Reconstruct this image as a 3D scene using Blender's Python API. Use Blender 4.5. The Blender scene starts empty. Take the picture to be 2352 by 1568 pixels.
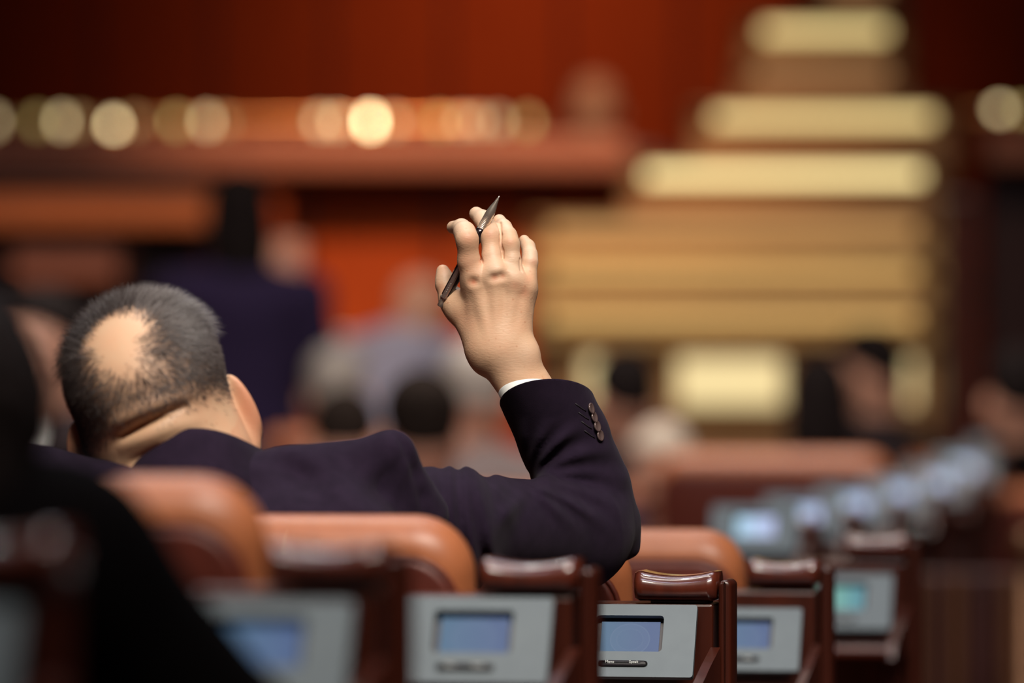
import bpy, bmesh, math, random
import numpy as np
from mathutils import Vector, Matrix

random.seed(7)
RNG = np.random.default_rng(7)
scene = bpy.context.scene
COL = scene.collection

# ------------------------------------------------------------------ camera, world, light, exposure
EYE = 1.15                      # camera height
FPX = 13066.7                   # 200 mm lens on a 36 mm wide sensor, 2352 px wide
def W(px, py, d):               # photograph pixel + distance -> point in the hall
    return Vector(((px - 1176.0) / FPX * d, d, EYE - (py - 784.0) / FPX * d))

cam_data = bpy.data.cameras.new('camera')
cam = bpy.data.objects.new('camera', cam_data)
COL.objects.link(cam)
cam.location = (0, 0, EYE)
cam.rotation_euler = (math.pi / 2, 0, 0)
cam_data.lens = 200.0
cam_data.sensor_width = 36.0
cam_data.clip_start = 0.1
cam_data.clip_end = 100
cam_data.dof.use_dof = True
cam_data.dof.focus_distance = 5.86
cam_data.dof.aperture_fstop = 2.8
cam_data.dof.aperture_blades = 0
scene.camera = cam

world = bpy.data.worlds.new('world')
scene.world = world
world.use_nodes = True
world.node_tree.nodes['Background'].inputs[0].default_value = (0.9, 0.6, 0.5, 1)
world.node_tree.nodes['Background'].inputs[1].default_value = 0.02

def area_light(name, loc, target, sx, sy, power, color):
    l = bpy.data.lights.new(name, 'AREA')
    l.shape = 'RECTANGLE'; l.size = sx; l.size_y = sy
    l.energy = power; l.color = color
    o = bpy.data.objects.new(name, l); COL.objects.link(o)
    o.location = loc
    o.rotation_euler = (Vector(target) - Vector(loc)).to_track_quat('-Z', 'Y').to_euler()
    return o

def spot_light(name, loc, target, power, color, angle=60, blend=0.6, radius=0.12):
    l = bpy.data.lights.new(name, 'SPOT')
    l.energy = power; l.color = color; l.spot_size = math.radians(angle)
    l.spot_blend = blend; l.shadow_soft_size = radius
    o = bpy.data.objects.new(name, l); COL.objects.link(o)
    o.location = loc
    o.rotation_euler = (Vector(target) - Vector(loc)).to_track_quat('-Z', 'Y').to_euler()
    return o

# ceiling luminaires over the seats
key = area_light('ceiling_luminaire', (0.7, 2.3, 4.9), (0.0, 5.9, 0.95), 3.2, 0.45, 78, (1.0, 0.90, 0.78))
key.data.spread = math.radians(75)      # beam narrowed to spare the end wall
area_light('ceiling_luminaire', (-0.3, 6.3, 4.9), (-0.1, 6.0, 0.95), 0.5, 2.4, 40, (1.0, 0.92, 0.84))
area_light('ceiling_strip', (0.2, 3.9, 4.9), (0.1, 5.9, 0.9), 3.2, 0.14, 34, (0.70, 0.72, 1.0))
for x_ in (-1.1, -0.45, 0.55):
    area_light('downlight', (x_, 7.4, 4.9), (x_ * 0.3, 6.2, 0.9), 0.16, 0.16, 9, (0.82, 1.0, 0.94))
area_light('ceiling_strip', (0.4, 8.4, 4.9), (0, 6.5, 0.9), 3.0, 0.25, 34, (0.78, 0.78, 1.0))
for y_, p_ in ((10.5, 90), (13.0, 90)):
    area_light('ceiling_strip', (0.0, y_, 4.9), (0.0, y_ + 0.3, 0.9), 3.0, 0.5, p_, (1.0, 0.86, 0.76)).data.spread = math.radians(110)
# spots on the panelled end wall and on the staircase
for sx_, p_ in ((-1.35, 10), (-0.95, 25), (-0.57, 65), (-0.16, 140), (0.22, 160), (0.62, 110), (1.5, 25)):
    spot_light('wall_spot', (sx_, 18.0, 4.7), (sx_, 19.1, 1.9), p_, (1.0, 0.6, 0.3), 44, 1.0)
spot_light('parapet_spot', (-0.2, 14.0, 4.8), (0.0, 17.3, 1.45), 900, (1.0, 0.62, 0.36), 34, 0.9)
spot_light('bench_spot', (-0.9, 14.5, 4.8), (-0.85, 16.3, 1.40), 330, (1.0, 0.66, 0.42), 30, 0.9)
spot_light('stair_spot', (0.85, 12.0, 4.8), (0.8, 16.6, 1.3), 150, (1.0, 0.85, 0.6), 32, 0.8)

scene.view_settings.view_transform = 'Standard'
scene.view_settings.look = 'None'
scene.view_settings.gamma = 1.0
scene.view_settings.use_curve_mapping = False
scene.view_settings.exposure = 0.0
scene.cycles.max_bounces = 6
scene.cycles.use_denoising = True
scene.cycles.sample_clamp_indirect = 4.0

# ------------------------------------------------------------------ materials
def mat(name, color, rough=0.5, metallic=0.0, spec=0.5, coat=0.0, sheen=0.0, sss=0.0):
    m = bpy.data.materials.new(name); m.use_nodes = True
    b = m.node_tree.nodes['Principled BSDF']
    b.inputs['Base Color'].default_value = (*color, 1)
    b.inputs['Roughness'].default_value = rough
    b.inputs['Metallic'].default_value = metallic
    b.inputs['Specular IOR Level'].default_value = spec
    b.inputs['Coat Weight'].default_value = coat
    b.inputs['Coat Roughness'].default_value = 0.06
    b.inputs['Sheen Weight'].default_value = sheen
    if sss:
        b.inputs['Subsurface Weight'].default_value = sss
        b.inputs['Subsurface Radius'].default_value = (0.006, 0.0025, 0.0015)
        b.inputs['Subsurface Scale'].default_value = 1.0
    return m

def noise_vary(m, color_a, color_b, scale=(1, 1, 1), nscale=8.0, detail=4.0, bump=0.0, bump_scale=None, bump_dist=0.001):
    nt = m.node_tree; b = nt.nodes['Principled BSDF']
    tc = nt.nodes.new('ShaderNodeTexCoord'); mp = nt.nodes.new('ShaderNodeMapping')
    mp.inputs['Scale'].default_value = scale
    nz = nt.nodes.new('ShaderNodeTexNoise'); nz.inputs['Scale'].default_value = nscale; nz.inputs['Detail'].default_value = detail
    rp = nt.nodes.new('ShaderNodeValToRGB')
    rp.color_ramp.elements[0].position = 0.3; rp.color_ramp.elements[1].position = 0.7
    rp.color_ramp.elements[0].color = (*color_a, 1); rp.color_ramp.elements[1].color = (*color_b, 1)
    nt.links.new(tc.outputs['Object'], mp.inputs[0]); nt.links.new(mp.outputs[0], nz.inputs['Vector'])
    nt.links.new(nz.outputs['Fac'], rp.inputs[0]); nt.links.new(rp.outputs[0], b.inputs['Base Color'])
    if bump:
        n2 = nt.nodes.new('ShaderNodeTexNoise'); n2.inputs['Scale'].default_value = bump_scale or nscale * 4; n2.inputs['Detail'].default_value = 3
        bp = nt.nodes.new('ShaderNodeBump'); bp.inputs['Strength'].default_value = bump; bp.inputs['Distance'].default_value = bump_dist
        nt.links.new(tc.outputs['Object'], n2.inputs['Vector']); nt.links.new(n2.outputs['Fac'], bp.inputs['Height'])
        nt.links.new(bp.outputs[0], b.inputs['Normal'])
    return m

def emit(name, color, strength=1.0):
    m = bpy.data.materials.new(name); m.use_nodes = True
    b = m.node_tree.nodes['Principled BSDF']
    b.inputs['Base Color'].default_value = (0.02, 0.02, 0.02, 1)
    b.inputs['Emission Color'].default_value = (*color, 1)
    b.inputs['Emission Strength'].default_value = strength
    b.inputs['Roughness'].default_value = 0.4
    return m

def wood(name, a, b, rough=0.35, coat=0.0):
    return noise_vary(mat(name, a, rough, coat=coat, spec=0.5 if rough < 0.5 else 0.15), a, b, (14, 14, 1.2), 5.0, 6.0, 0.05, 60, 0.0005)

M = {}
M['wood_red'] = wood('red_brown_wood', (0.036, 0.007, 0.0035), (0.058, 0.011, 0.005), 0.32)
M['wood_gloss'] = wood('varnished_wood', (0.060, 0.011, 0.006), (0.10, 0.019, 0.009), 0.30, coat=1.0)
M['wood_dark'] = wood('dark_wood', (0.030, 0.006, 0.005), (0.05, 0.010, 0.007), 0.4)
M['wood_orange'] = wood('orange_wood', (0.34, 0.046, 0.006), (0.42, 0.064, 0.009), 0.65)
M['wood_wall'] = wood('wall_wood', (0.27, 0.031, 0.005), (0.35, 0.046, 0.008), 0.7)
M['slat_brown'] = wood('brown_slat_wood', (0.085, 0.034, 0.014), (0.11, 0.045, 0.018), 0.6)
M['wood_tan'] = wood('tan_wood', (0.46, 0.13, 0.045), (0.54, 0.16, 0.06), 0.6)
M['wood_pink'] = wood('rosewood_ledge', (0.34, 0.11, 0.06), (0.42, 0.14, 0.08), 0.45)
M['leather'] = noise_vary(mat('tan_leather', (0.36, 0.115, 0.045), 0.42), (0.33, 0.105, 0.040), (0.39, 0.13, 0.052), (1, 1, 1), 30, 4, 0.12, 420, 0.0006)
M['leather_dark'] = noise_vary(mat('oxblood_leather', (0.10, 0.015, 0.007), 0.5), (0.085, 0.0125, 0.006), (0.115, 0.018, 0.008), (1, 1, 1), 30, 4, 0.12, 420, 0.0006)
M['terminal'] = noise_vary(mat('brushed_grey_metal', (0.10, 0.13, 0.15), 0.5, metallic=0.1), (0.094, 0.123, 0.143), (0.106, 0.137, 0.157), (1, 1, 1), 40, 3)
M['bezel'] = mat('dark_bezel', (0.02, 0.013, 0.018), 0.4)
M['black_plastic'] = mat('black_plastic', (0.012, 0.010, 0.014), 0.35)
M['white_print'] = mat('white_print', (0.62, 0.66, 0.64), 0.6)
M['suit'] = noise_vary(mat('navy_wool', (0.018, 0.011, 0.022), 0.9, sheen=0.03, spec=0.08), (0.0135, 0.0080, 0.018), (0.0185, 0.011, 0.024), (1, 1, 1), 60, 3, 0.25, 900, 0.0004)
M['suit_lining'] = mat('dark_lining', (0.012, 0.009, 0.013), 0.7)
M['trousers'] = mat('dark_trousers', (0.02, 0.015, 0.022), 0.85)
M['shirt'] = mat('white_cotton', (0.82, 0.84, 0.80), 0.8)
M['horn'] = mat('horn_button', (0.11, 0.075, 0.070), 0.22, coat=0.6)
M['chrome'] = mat('polished_steel', (0.78, 0.69, 0.58), 0.30, metallic=0.88)
M['pen_barrel'] = mat('black_lacquer', (0.010, 0.006, 0.007), 0.12, coat=0.5)
M['pen_clip'] = mat('dark_steel', (0.46, 0.33, 0.29), 0.27, metallic=0.82)
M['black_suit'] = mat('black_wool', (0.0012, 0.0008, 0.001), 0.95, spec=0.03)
M['navy_suit'] = mat('navy_suit_cloth', (0.022, 0.014, 0.045), 0.9, spec=0.15)
M['grey_suit'] = mat('grey_suit_cloth', (0.17, 0.14, 0.14), 0.9, spec=0.15)
M['pale_suit'] = mat('pale_blue_cloth', (0.30, 0.30, 0.40), 0.9, spec=0.15)
M['charcoal_suit'] = mat('charcoal_cloth', (0.022, 0.015, 0.017), 0.9, spec=0.15)
M['hair_dark'] = mat('dark_hair', (0.008, 0.005, 0.005), 0.85, spec=0.12)
M['hair_grey'] = mat('grey_hair', (0.34, 0.31, 0.28), 0.6)
M['hair_white'] = mat('white_hair', (0.46, 0.40, 0.33), 0.8, spec=0.2)
M['hair_brown'] = mat('brown_hair', (0.012, 0.007, 0.005), 0.85, spec=0.12)
M['shoe'] = mat('black_shoe', (0.01, 0.008, 0.008), 0.3)
M['skin_plain'] = noise_vary(mat('skin', (0.55, 0.29, 0.20), 0.55), (0.52, 0.26, 0.18), (0.58, 0.32, 0.22), (1, 1, 1), 20, 3)
M['paper'] = mat('white_paper', (0.72, 0.64, 0.52), 0.8)
M['brass'] = mat('brass', (0.70, 0.30, 0.12), 0.35, metallic=1.0)
M['brass_dull'] = mat('dull_brass', (0.10, 0.045, 0.016), 0.5, metallic=0.6)
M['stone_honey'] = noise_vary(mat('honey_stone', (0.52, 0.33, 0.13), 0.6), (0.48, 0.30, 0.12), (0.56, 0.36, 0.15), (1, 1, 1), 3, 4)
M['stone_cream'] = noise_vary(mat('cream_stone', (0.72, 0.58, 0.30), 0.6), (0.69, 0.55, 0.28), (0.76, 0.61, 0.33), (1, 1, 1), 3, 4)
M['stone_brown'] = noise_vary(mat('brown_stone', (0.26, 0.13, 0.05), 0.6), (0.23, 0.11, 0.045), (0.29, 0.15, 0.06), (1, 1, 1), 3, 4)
M['carpet'] = noise_vary(mat('dark_red_carpet', (0.05, 0.012, 0.010), 0.95), (0.04, 0.009, 0.008), (0.06, 0.014, 0.012), (1, 1, 1), 40, 3)
M['ceiling'] = noise_vary(mat('ceiling_plaster', (0.12, 0.08, 0.06), 0.9), (0.11, 0.07, 0.055), (0.13, 0.085, 0.065), (1, 1, 1), 2, 2)
M['plinth_glow'] = emit('backlit_panel', (1.0, 0.78, 0.38), 0.95)  # light on pale panels put in as emission, nothing behind them
M['lamp_glow'] = emit('lamp_glow', (1.0, 0.76, 0.36), 3.0)  # painted highlight colour for the rail glints

def skin_material():
    m = mat('skin_flushed', (0.6, 0.36, 0.24), 0.5, spec=0.4, sss=0.05)
    nt = m.node_tree; b = nt.nodes['Principled BSDF']
    def attr(n):
        a = nt.nodes.new('ShaderNodeAttribute'); a.attribute_name = n; return a
    def mix(fac, c1, c2):
        x = nt.nodes.new('ShaderNodeMix'); x.data_type = 'RGBA'
        for sock, v in ((x.inputs[0], fac), (x.inputs[6], c1), (x.inputs[7], c2)):
            if isinstance(v, tuple): sock.default_value = (*v, 1)
            else: nt.links.new(v, sock)
        return x.outputs[2]
    tc = nt.nodes.new('ShaderNodeTexCoord')
    nz = nt.nodes.new('ShaderNodeTexNoise'); nz.inputs['Scale'].default_value = 55; nz.inputs['Detail'].default_value = 5
    nt.links.new(tc.outputs['Object'], nz.inputs['Vector'])
    base = mix(nz.outputs['Fac'], (0.64, 0.36, 0.22), (0.60, 0.41, 0.26))
    # freckles: small sparse spots
    vo = nt.nodes.new('ShaderNodeTexVoronoi'); vo.inputs['Scale'].default_value = 95
    nt.links.new(tc.outputs['Object'], vo.inputs['Vector'])
    r2 = nt.nodes.new('ShaderNodeValToRGB'); r2.color_ramp.elements[0].position = 0.05; r2.color_ramp.elements[1].position = 0.16
    r2.color_ramp.elements[0].color = (0.5, 0.5, 0.5, 1); r2.color_ramp.elements[1].color = (0, 0, 0, 1)
    nt.links.new(vo.outputs['Distance'], r2.inputs[0])
    c = mix(r2.outputs[0], base, (0.48, 0.20, 0.10))
    c = mix(attr('flush').outputs['Fac'], c, (0.56, 0.17, 0.085))
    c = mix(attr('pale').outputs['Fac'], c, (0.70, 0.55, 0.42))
    c = mix(attr('scalp').outputs['Fac'], c, (0.085, 0.048, 0.038))
    nt.links.new(c, b.inputs['Base Color'])
    n2 = nt.nodes.new('ShaderNodeTexNoise'); n2.inputs['Scale'].default_value = 420; n2.inputs['Detail'].default_value = 3
    mp = nt.nodes.new('ShaderNodeMapping'); mp.inputs['Scale'].default_value = (0.45, 1, 1.5)
    nt.links.new(tc.outputs['Object'], mp.inputs[0]); nt.links.new(mp.outputs[0], n2.inputs['Vector'])
    bp = nt.nodes.new('ShaderNodeBump'); bp.inputs['Strength'].default_value = 0.35; bp.inputs['Distance'].default_value = 0.0007
    nt.links.new(n2.outputs['Fac'], bp.inputs['Height']); nt.links.new(bp.outputs[0], b.inputs['Normal'])
    return m
M['skin'] = skin_material()

def hair_material():
    m = mat('greying_hair', (0.1, 0.08, 0.07), 0.45)
    nt = m.node_tree
    a = nt.nodes.new('ShaderNodeAttribute'); a.attribute_name = 'grey'
    r = nt.nodes.new('ShaderNodeValToRGB')
    r.color_ramp.elements[0].color = (0.028, 0.015, 0.012, 1); r.color_ramp.elements[1].color = (0.24, 0.21, 0.20, 1)
    nt.links.new(a.outputs['Fac'], r.inputs[0])
    nt.links.new(r.outputs[0], nt.nodes['Principled BSDF'].inputs['Base Color'])
    return m
M['hair_strand'] = hair_material()

def screen_material(name, base, lite, corner):
    """backlit display: a round seal of two rings and a title line, faint on blue"""
    m = bpy.data.materials.new(name); m.use_nodes = True
    nt = m.node_tree; b = nt.nodes['Principled BSDF']
    N = lambda t: nt.nodes.new('ShaderNode' + t)
    def math_(op, a, c=0.0):
        n = N('Math'); n.operation = op
        for s, v in zip(n.inputs, (a, c)):
            if isinstance(v, (int, float)): s.default_value = v
            else: nt.links.new(v, s)
        return n.outputs[0]
    tc = N('TexCoord'); sp = N('SeparateXYZ'); nt.links.new(tc.outputs['Object'], sp.inputs[0])
    x, z = sp.outputs[0], math_('SUBTRACT', sp.outputs[2], -0.0015)
    r = math_('SQRT', math_('ADD', math_('POWER', math_('ABSOLUTE', x), 2.0), math_('POWER', math_('ABSOLUTE', math_('MULTIPLY', z, 1.16)), 2.0)))
    rp = N('ValToRGB'); rp.color_ramp.interpolation = 'LINEAR'
    e = rp.color_ramp.elements
    e[0].position = 0.0; e[0].color = (0.35, 0.35, 0.35, 1); e[1].position = 1.0; e[1].color = (0, 0, 0, 1)
    for p, v in ((0.60, 0.25), (0.62, 0.6), (0.66, 0.6), (0.68, 0.4), (0.90, 0.4), (0.92, 0.9), (0.96, 0.9), (0.98, 0.0)):
        k = e.new(p); k.color = (v, v, v, 1)
    nt.links.new(math_('DIVIDE', r, 0.0215), rp.inputs[0])
    # title line at the top of the display
    nz = N('TexNoise'); nz.inputs['Scale'].default_value = 520; nt.links.new(tc.outputs['Object'], nz.inputs['Vector'])
    inz = math_('LESS_THAN', math_('ABSOLUTE', math_('SUBTRACT', sp.outputs[2], 0.0185)), 0.0006)
    inx = math_('LESS_THAN', math_('ABSOLUTE', x), 0.017)
    line = math_('MULTIPLY', math_('MULTIPLY', inz, inx), math_('GREATER_THAN', nz.outputs['Fac'], 0.42))
    fac = math_('MINIMUM', math_('ADD', math_('MULTIPLY', rp.outputs[0], 0.55), math_('MULTIPLY', line, 0.9)), 1.0)
    mx = N('Mix'); mx.data_type = 'RGBA'
    grad = N('Mix'); grad.data_type = 'RGBA'
    grad.inputs[6].default_value = (*corner, 1); grad.inputs[7].default_value = (*base, 1)
    gf = N('MapRange'); gf.inputs[1].default_value = -0.03; gf.inputs[2].default_value = 0.02
    nt.links.new(x, gf.inputs[0]); nt.links.new(gf.outputs[0], grad.inputs[0])
    nt.links.new(fac, mx.inputs[0]); nt.links.new(grad.outputs[2], mx.inputs[6]); mx.inputs[7].default_value = (*lite, 1)
    nt.links.new(mx.outputs[2], b.inputs['Emission Color']); b.inputs['Emission Strength'].default_value = 0.85
    b.inputs['Base Color'].default_value = (0.012, 0.012, 0.016, 1); b.inputs['Roughness'].default_value = 0.35; b.inputs['Specular IOR Level'].default_value = 0.2
    return m
M['screen_blue'] = screen_material('display_blue', (0.070, 0.125, 0.27), (0.125, 0.20, 0.33), (0.075, 0.17, 0.28))
M['screen_green'] = screen_material('display_green', (0.10, 0.30, 0.36), (0.12, 0.36, 0.40), (0.28, 0.62, 0.42))
M['screen_pale'] = screen_material('display_pale', (0.30, 0.34, 0.52), (0.34, 0.40, 0.56), (0.24, 0.42, 0.52))

for n_ in M['screen_pale'].node_tree.nodes:
    if n_.type == 'BSDF_PRINCIPLED': n_.inputs['Emission Strength'].default_value = 1.7

# ------------------------------------------------------------------ object helpers
def link(o):
    COL.objects.link(o); return o

def tag(o, label=None, cat=None, group=None, kind=None):
    for k, v in (('label', label), ('category', cat), ('group', group), ('kind', kind)):
        if v: o[k] = v
    return o

def thing(name, label, cat, loc=(0, 0, 0), rz=0.0, group=None):
    o = link(bpy.data.objects.new(name, None))
    o.location = loc; o.rotation_euler = (0, 0, rz)
    o.empty_display_size = 0.05
    return tag(o, label, cat, group)

def mesh_obj(name, me, m, parent=None, loc=None, rot=None):
    o = link(bpy.data.objects.new(name, me))
    if m and not me.materials: me.materials.append(m)
    if parent: o.parent = parent
    if loc is not None: o.location = loc
    if rot is not None: o.rotation_euler = rot
    return o

def bm_obj(name, bm, m, parent=None, loc=None, rot=None, smooth=False):
    bmesh.ops.recalc_face_normals(bm, faces=bm.faces)
    me = bpy.data.meshes.new(name); bm.to_mesh(me); bm.free()
    if smooth:
        me.polygons.foreach_set('use_smooth', [True] * len(me.polygons))
    return mesh_obj(name, me, m, parent, loc, rot)

def box(bm, c, s, bevel=0.0, seg=2, rot=None):
    r = bmesh.ops.create_cube(bm, size=1.0)
    vs = r['verts']
    for v in vs:
        v.co = Vector((v.co.x * s[0], v.co.y * s[1], v.co.z * s[2]))
    if bevel:
        es = list({e for v in vs for e in v.link_edges})
        rb = bmesh.ops.bevel(bm, geom=es, offset=bevel, segments=seg, affect='EDGES', profile=0.5)
        vs = list({v for f in rb['faces'] for v in f.verts} | {v for v in vs if v.is_valid})
    for v in vs:
        if rot is not None: v.co = rot @ v.co
        v.co += Vector(c)
    return vs

def bx(name, c, s, m, parent=None, bevel=0.0, seg=2, rot=None, smooth=False):
    bm = bmesh.new(); box(bm, c, s, bevel, seg, rot)
    return bm_obj(name, bm, m, parent, smooth=smooth)

def lathe(bm, prof, seg=24, mtx=None):
    """prof: list of (radius, height) along local z"""
    rings = []
    for r, h in prof:
        ring = []
        for i in range(seg):
            a = 2 * math.pi * i / seg
            p = Vector((r * math.cos(a), r * math.sin(a), h))
            ring.append(bm.verts.new(mtx @ p if mtx else p))
        rings.append(ring)
    for a, b in zip(rings, rings[1:]):
        for i in range(seg):
            bm.faces.new((a[i], a[(i + 1) % seg], b[(i + 1) % seg], b[i]))
    bm.faces.new(list(reversed(rings[0]))); bm.faces.new(rings[-1])

def tube(bm, pts, r, seg=8, closed=False):
    pts = [Vector(p) for p in pts]; n = len(pts); rings = []
    for i, p in enumerate(pts):
        a = pts[(i - 1) % n] if closed or i > 0 else p
        b = pts[(i + 1) % n] if closed or i < n - 1 else p
        t = (b - a).normalized()
        u = t.orthogonal().normalized() if abs(t.y) > 0.95 else t.cross(Vector((0, 1, 0))).normalized()
        v = t.cross(u)
        rings.append([bm.verts.new(p + r * (math.cos(2 * math.pi * k / seg) * u + math.sin(2 * math.pi * k / seg) * v)) for k in range(seg)])
    for i in range(n if closed else n - 1):
        A, B = rings[i], rings[(i + 1) % n]
        for k in range(seg):
            bm.faces.new((A[k], A[(k + 1) % seg], B[(k + 1) % seg], B[k]))
    if not closed:
        bm.faces.new(rings[0]); bm.faces.new(rings[-1])

def rr_outline(w, h, r, n=8):
    out = []
    for cx, cz, a0 in ((w / 2 - r, h / 2 - r, 0), (-w / 2 + r, h / 2 - r, 90), (-w / 2 + r, -h / 2 + r, 180), (w / 2 - r, -h / 2 + r, 270)):
        for i in range(n + 1):
            a = math.radians(a0 + 90 * i / n)
            out.append((cx + r * math.cos(a), cz + r * math.sin(a)))
    return out

def pillow(bm, w, h, d, r, rnd, mtx=None, steps=6, bulge=0.0):
    """rounded slab: outline in xz, thickness d along y, edges rolled with radius rnd"""
    layers = []
    for i in range(steps + 1):
        a = math.pi / 2 * i / steps
        layers.append((rnd * (1 - math.sin(a)), -d / 2 + rnd * (1 - math.cos(a))))
    layers += [(ins, -y) for ins, y in reversed(layers)]
    rings = []
    for ins, y in layers:
        o = rr_outline(w - 2 * ins, h - 2 * ins, max(r - ins, 0.004))
        rings.append([bm.verts.new((mtx @ Vector((x, y, z))) if mtx else Vector((x, y, z))) for x, z in o])
    n = len(rings[0])
    for a, b in zip(rings, rings[1:]):
        for i in range(n):
            bm.faces.new((a[i], a[(i + 1) % n], b[(i + 1) % n], b[i]))
    for ring, y in ((rings[0], -1), (rings[-1], 1)):
        inner = []
        for v in ring:
            co = (mtx.inverted() @ v.co) if mtx else v.co.copy()
            p = Vector((co.x * 0.6, co.y + y * bulge, co.z * 0.6))
            inner.append(bm.verts.new(mtx @ p if mtx else p))
        for i in range(n):
            bm.faces.new((ring[i], ring[(i + 1) % n], inner[(i + 1) % n], inner[i]))
        bm.faces.new(inner)

def dup(root, loc=None, rz=None, label=None, group=None):
    r = link(root.copy())
    if loc is not None: r.location = loc
    if rz is not None: r.rotation_euler = (0, 0, rz)
    if label: r['label'] = label
    if group: r['group'] = group
    for ch in list(root.children):
        c = link(ch.copy()); c.parent = r
        for g in list(ch.children):
            d = link(g.copy()); d.parent = c
    return r

# ------------------------------------------------------------------ distance-field modelling
def smin(a, b, k):
    if k <= 0: return np.minimum(a, b)
    h = np.maximum(k - np.abs(a - b), 0) / k
    return np.minimum(a, b) - h * h * (k * 0.25)
def smax(a, b, k): return -smin(-a, -b, k)

class Cone:
    def __init__(s, a, b, r1, r2, flat=None):
        s.a, s.b, s.r1, s.r2 = np.array(a, np.float32), np.array(b, np.float32), r1, r2
        s.flat = flat      # (unit direction, factor): the section is squashed along the direction
        m = max(r1, r2)
        s.lo, s.hi = np.minimum(s.a, s.b) - m, np.maximum(s.a, s.b) + m
    def __call__(s, X, Y, Z):
        ab = s.b - s.a; L = float(ab @ ab) + 1e-12
        dx, dy, dz = X - s.a[0], Y - s.a[1], Z - s.a[2]
        t = np.clip((dx * ab[0] + dy * ab[1] + dz * ab[2]) / L, 0, 1)
        dx = dx - t * ab[0]; dy = dy - t * ab[1]; dz = dz - t * ab[2]
        q = dx * dx + dy * dy + dz * dz
        if s.flat:
            u, f = s.flat
            w = dx * u[0] + dy * u[1] + dz * u[2]
            q = q + (1 / (f * f) - 1) * w * w
            return (np.sqrt(q) - (s.r1 + (s.r2 - s.r1) * t)) * f
        return np.sqrt(q) - (s.r1 + (s.r2 - s.r1) * t)

class Ell:
    def __init__(s, c, r, R=None):
        s.c, s.r, s.R = np.array(c, np.float32), np.array(r, np.float32), R
        m = max(r); s.lo, s.hi = s.c - m, s.c + m
    def __call__(s, X, Y, Z):
        x, y, z = X - s.c[0], Y - s.c[1], Z - s.c[2]
        if s.R is not None:
            R = s.R
            x, y, z = (x * R[0][0] + y * R[1][0] + z * R[2][0], x * R[0][1] + y * R[1][1] + z * R[2][1], x * R[0][2] + y * R[1][2] + z * R[2][2])
        k0 = np.sqrt((x / s.r[0]) ** 2 + (y / s.r[1]) ** 2 + (z / s.r[2]) ** 2)
        k1 = np.sqrt((x / s.r[0] ** 2) ** 2 + (y / s.r[1] ** 2) ** 2 + (z / s.r[2] ** 2) ** 2) + 1e-9
        return k0 * (k0 - 1) / k1

class RBox:
    def __init__(s, c, h, r, R=None):
        s.c, s.h, s.rr, s.R = np.array(c, np.float32), np.array(h, np.float32), r, R
        m = float(np.linalg.norm(s.h)); s.lo, s.hi = s.c - m, s.c + m
    def __call__(s, X, Y, Z):
        x, y, z = X - s.c[0], Y - s.c[1], Z - s.c[2]
        if s.R is not None:
            R = s.R
            x, y, z = (x * R[0][0] + y * R[1][0] + z * R[2][0], x * R[0][1] + y * R[1][1] + z * R[2][1], x * R[0][2] + y * R[1][2] + z * R[2][2])
        qx, qy, qz = np.abs(x) - s.h[0] + s.rr, np.abs(y) - s.h[1] + s.rr, np.abs(z) - s.h[2] + s.rr
        return np.sqrt(np.maximum(qx, 0) ** 2 + np.maximum(qy, 0) ** 2 + np.maximum(qz, 0) ** 2) + np.minimum(np.maximum(qx, np.maximum(qy, qz)), 0) - s.rr

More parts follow.
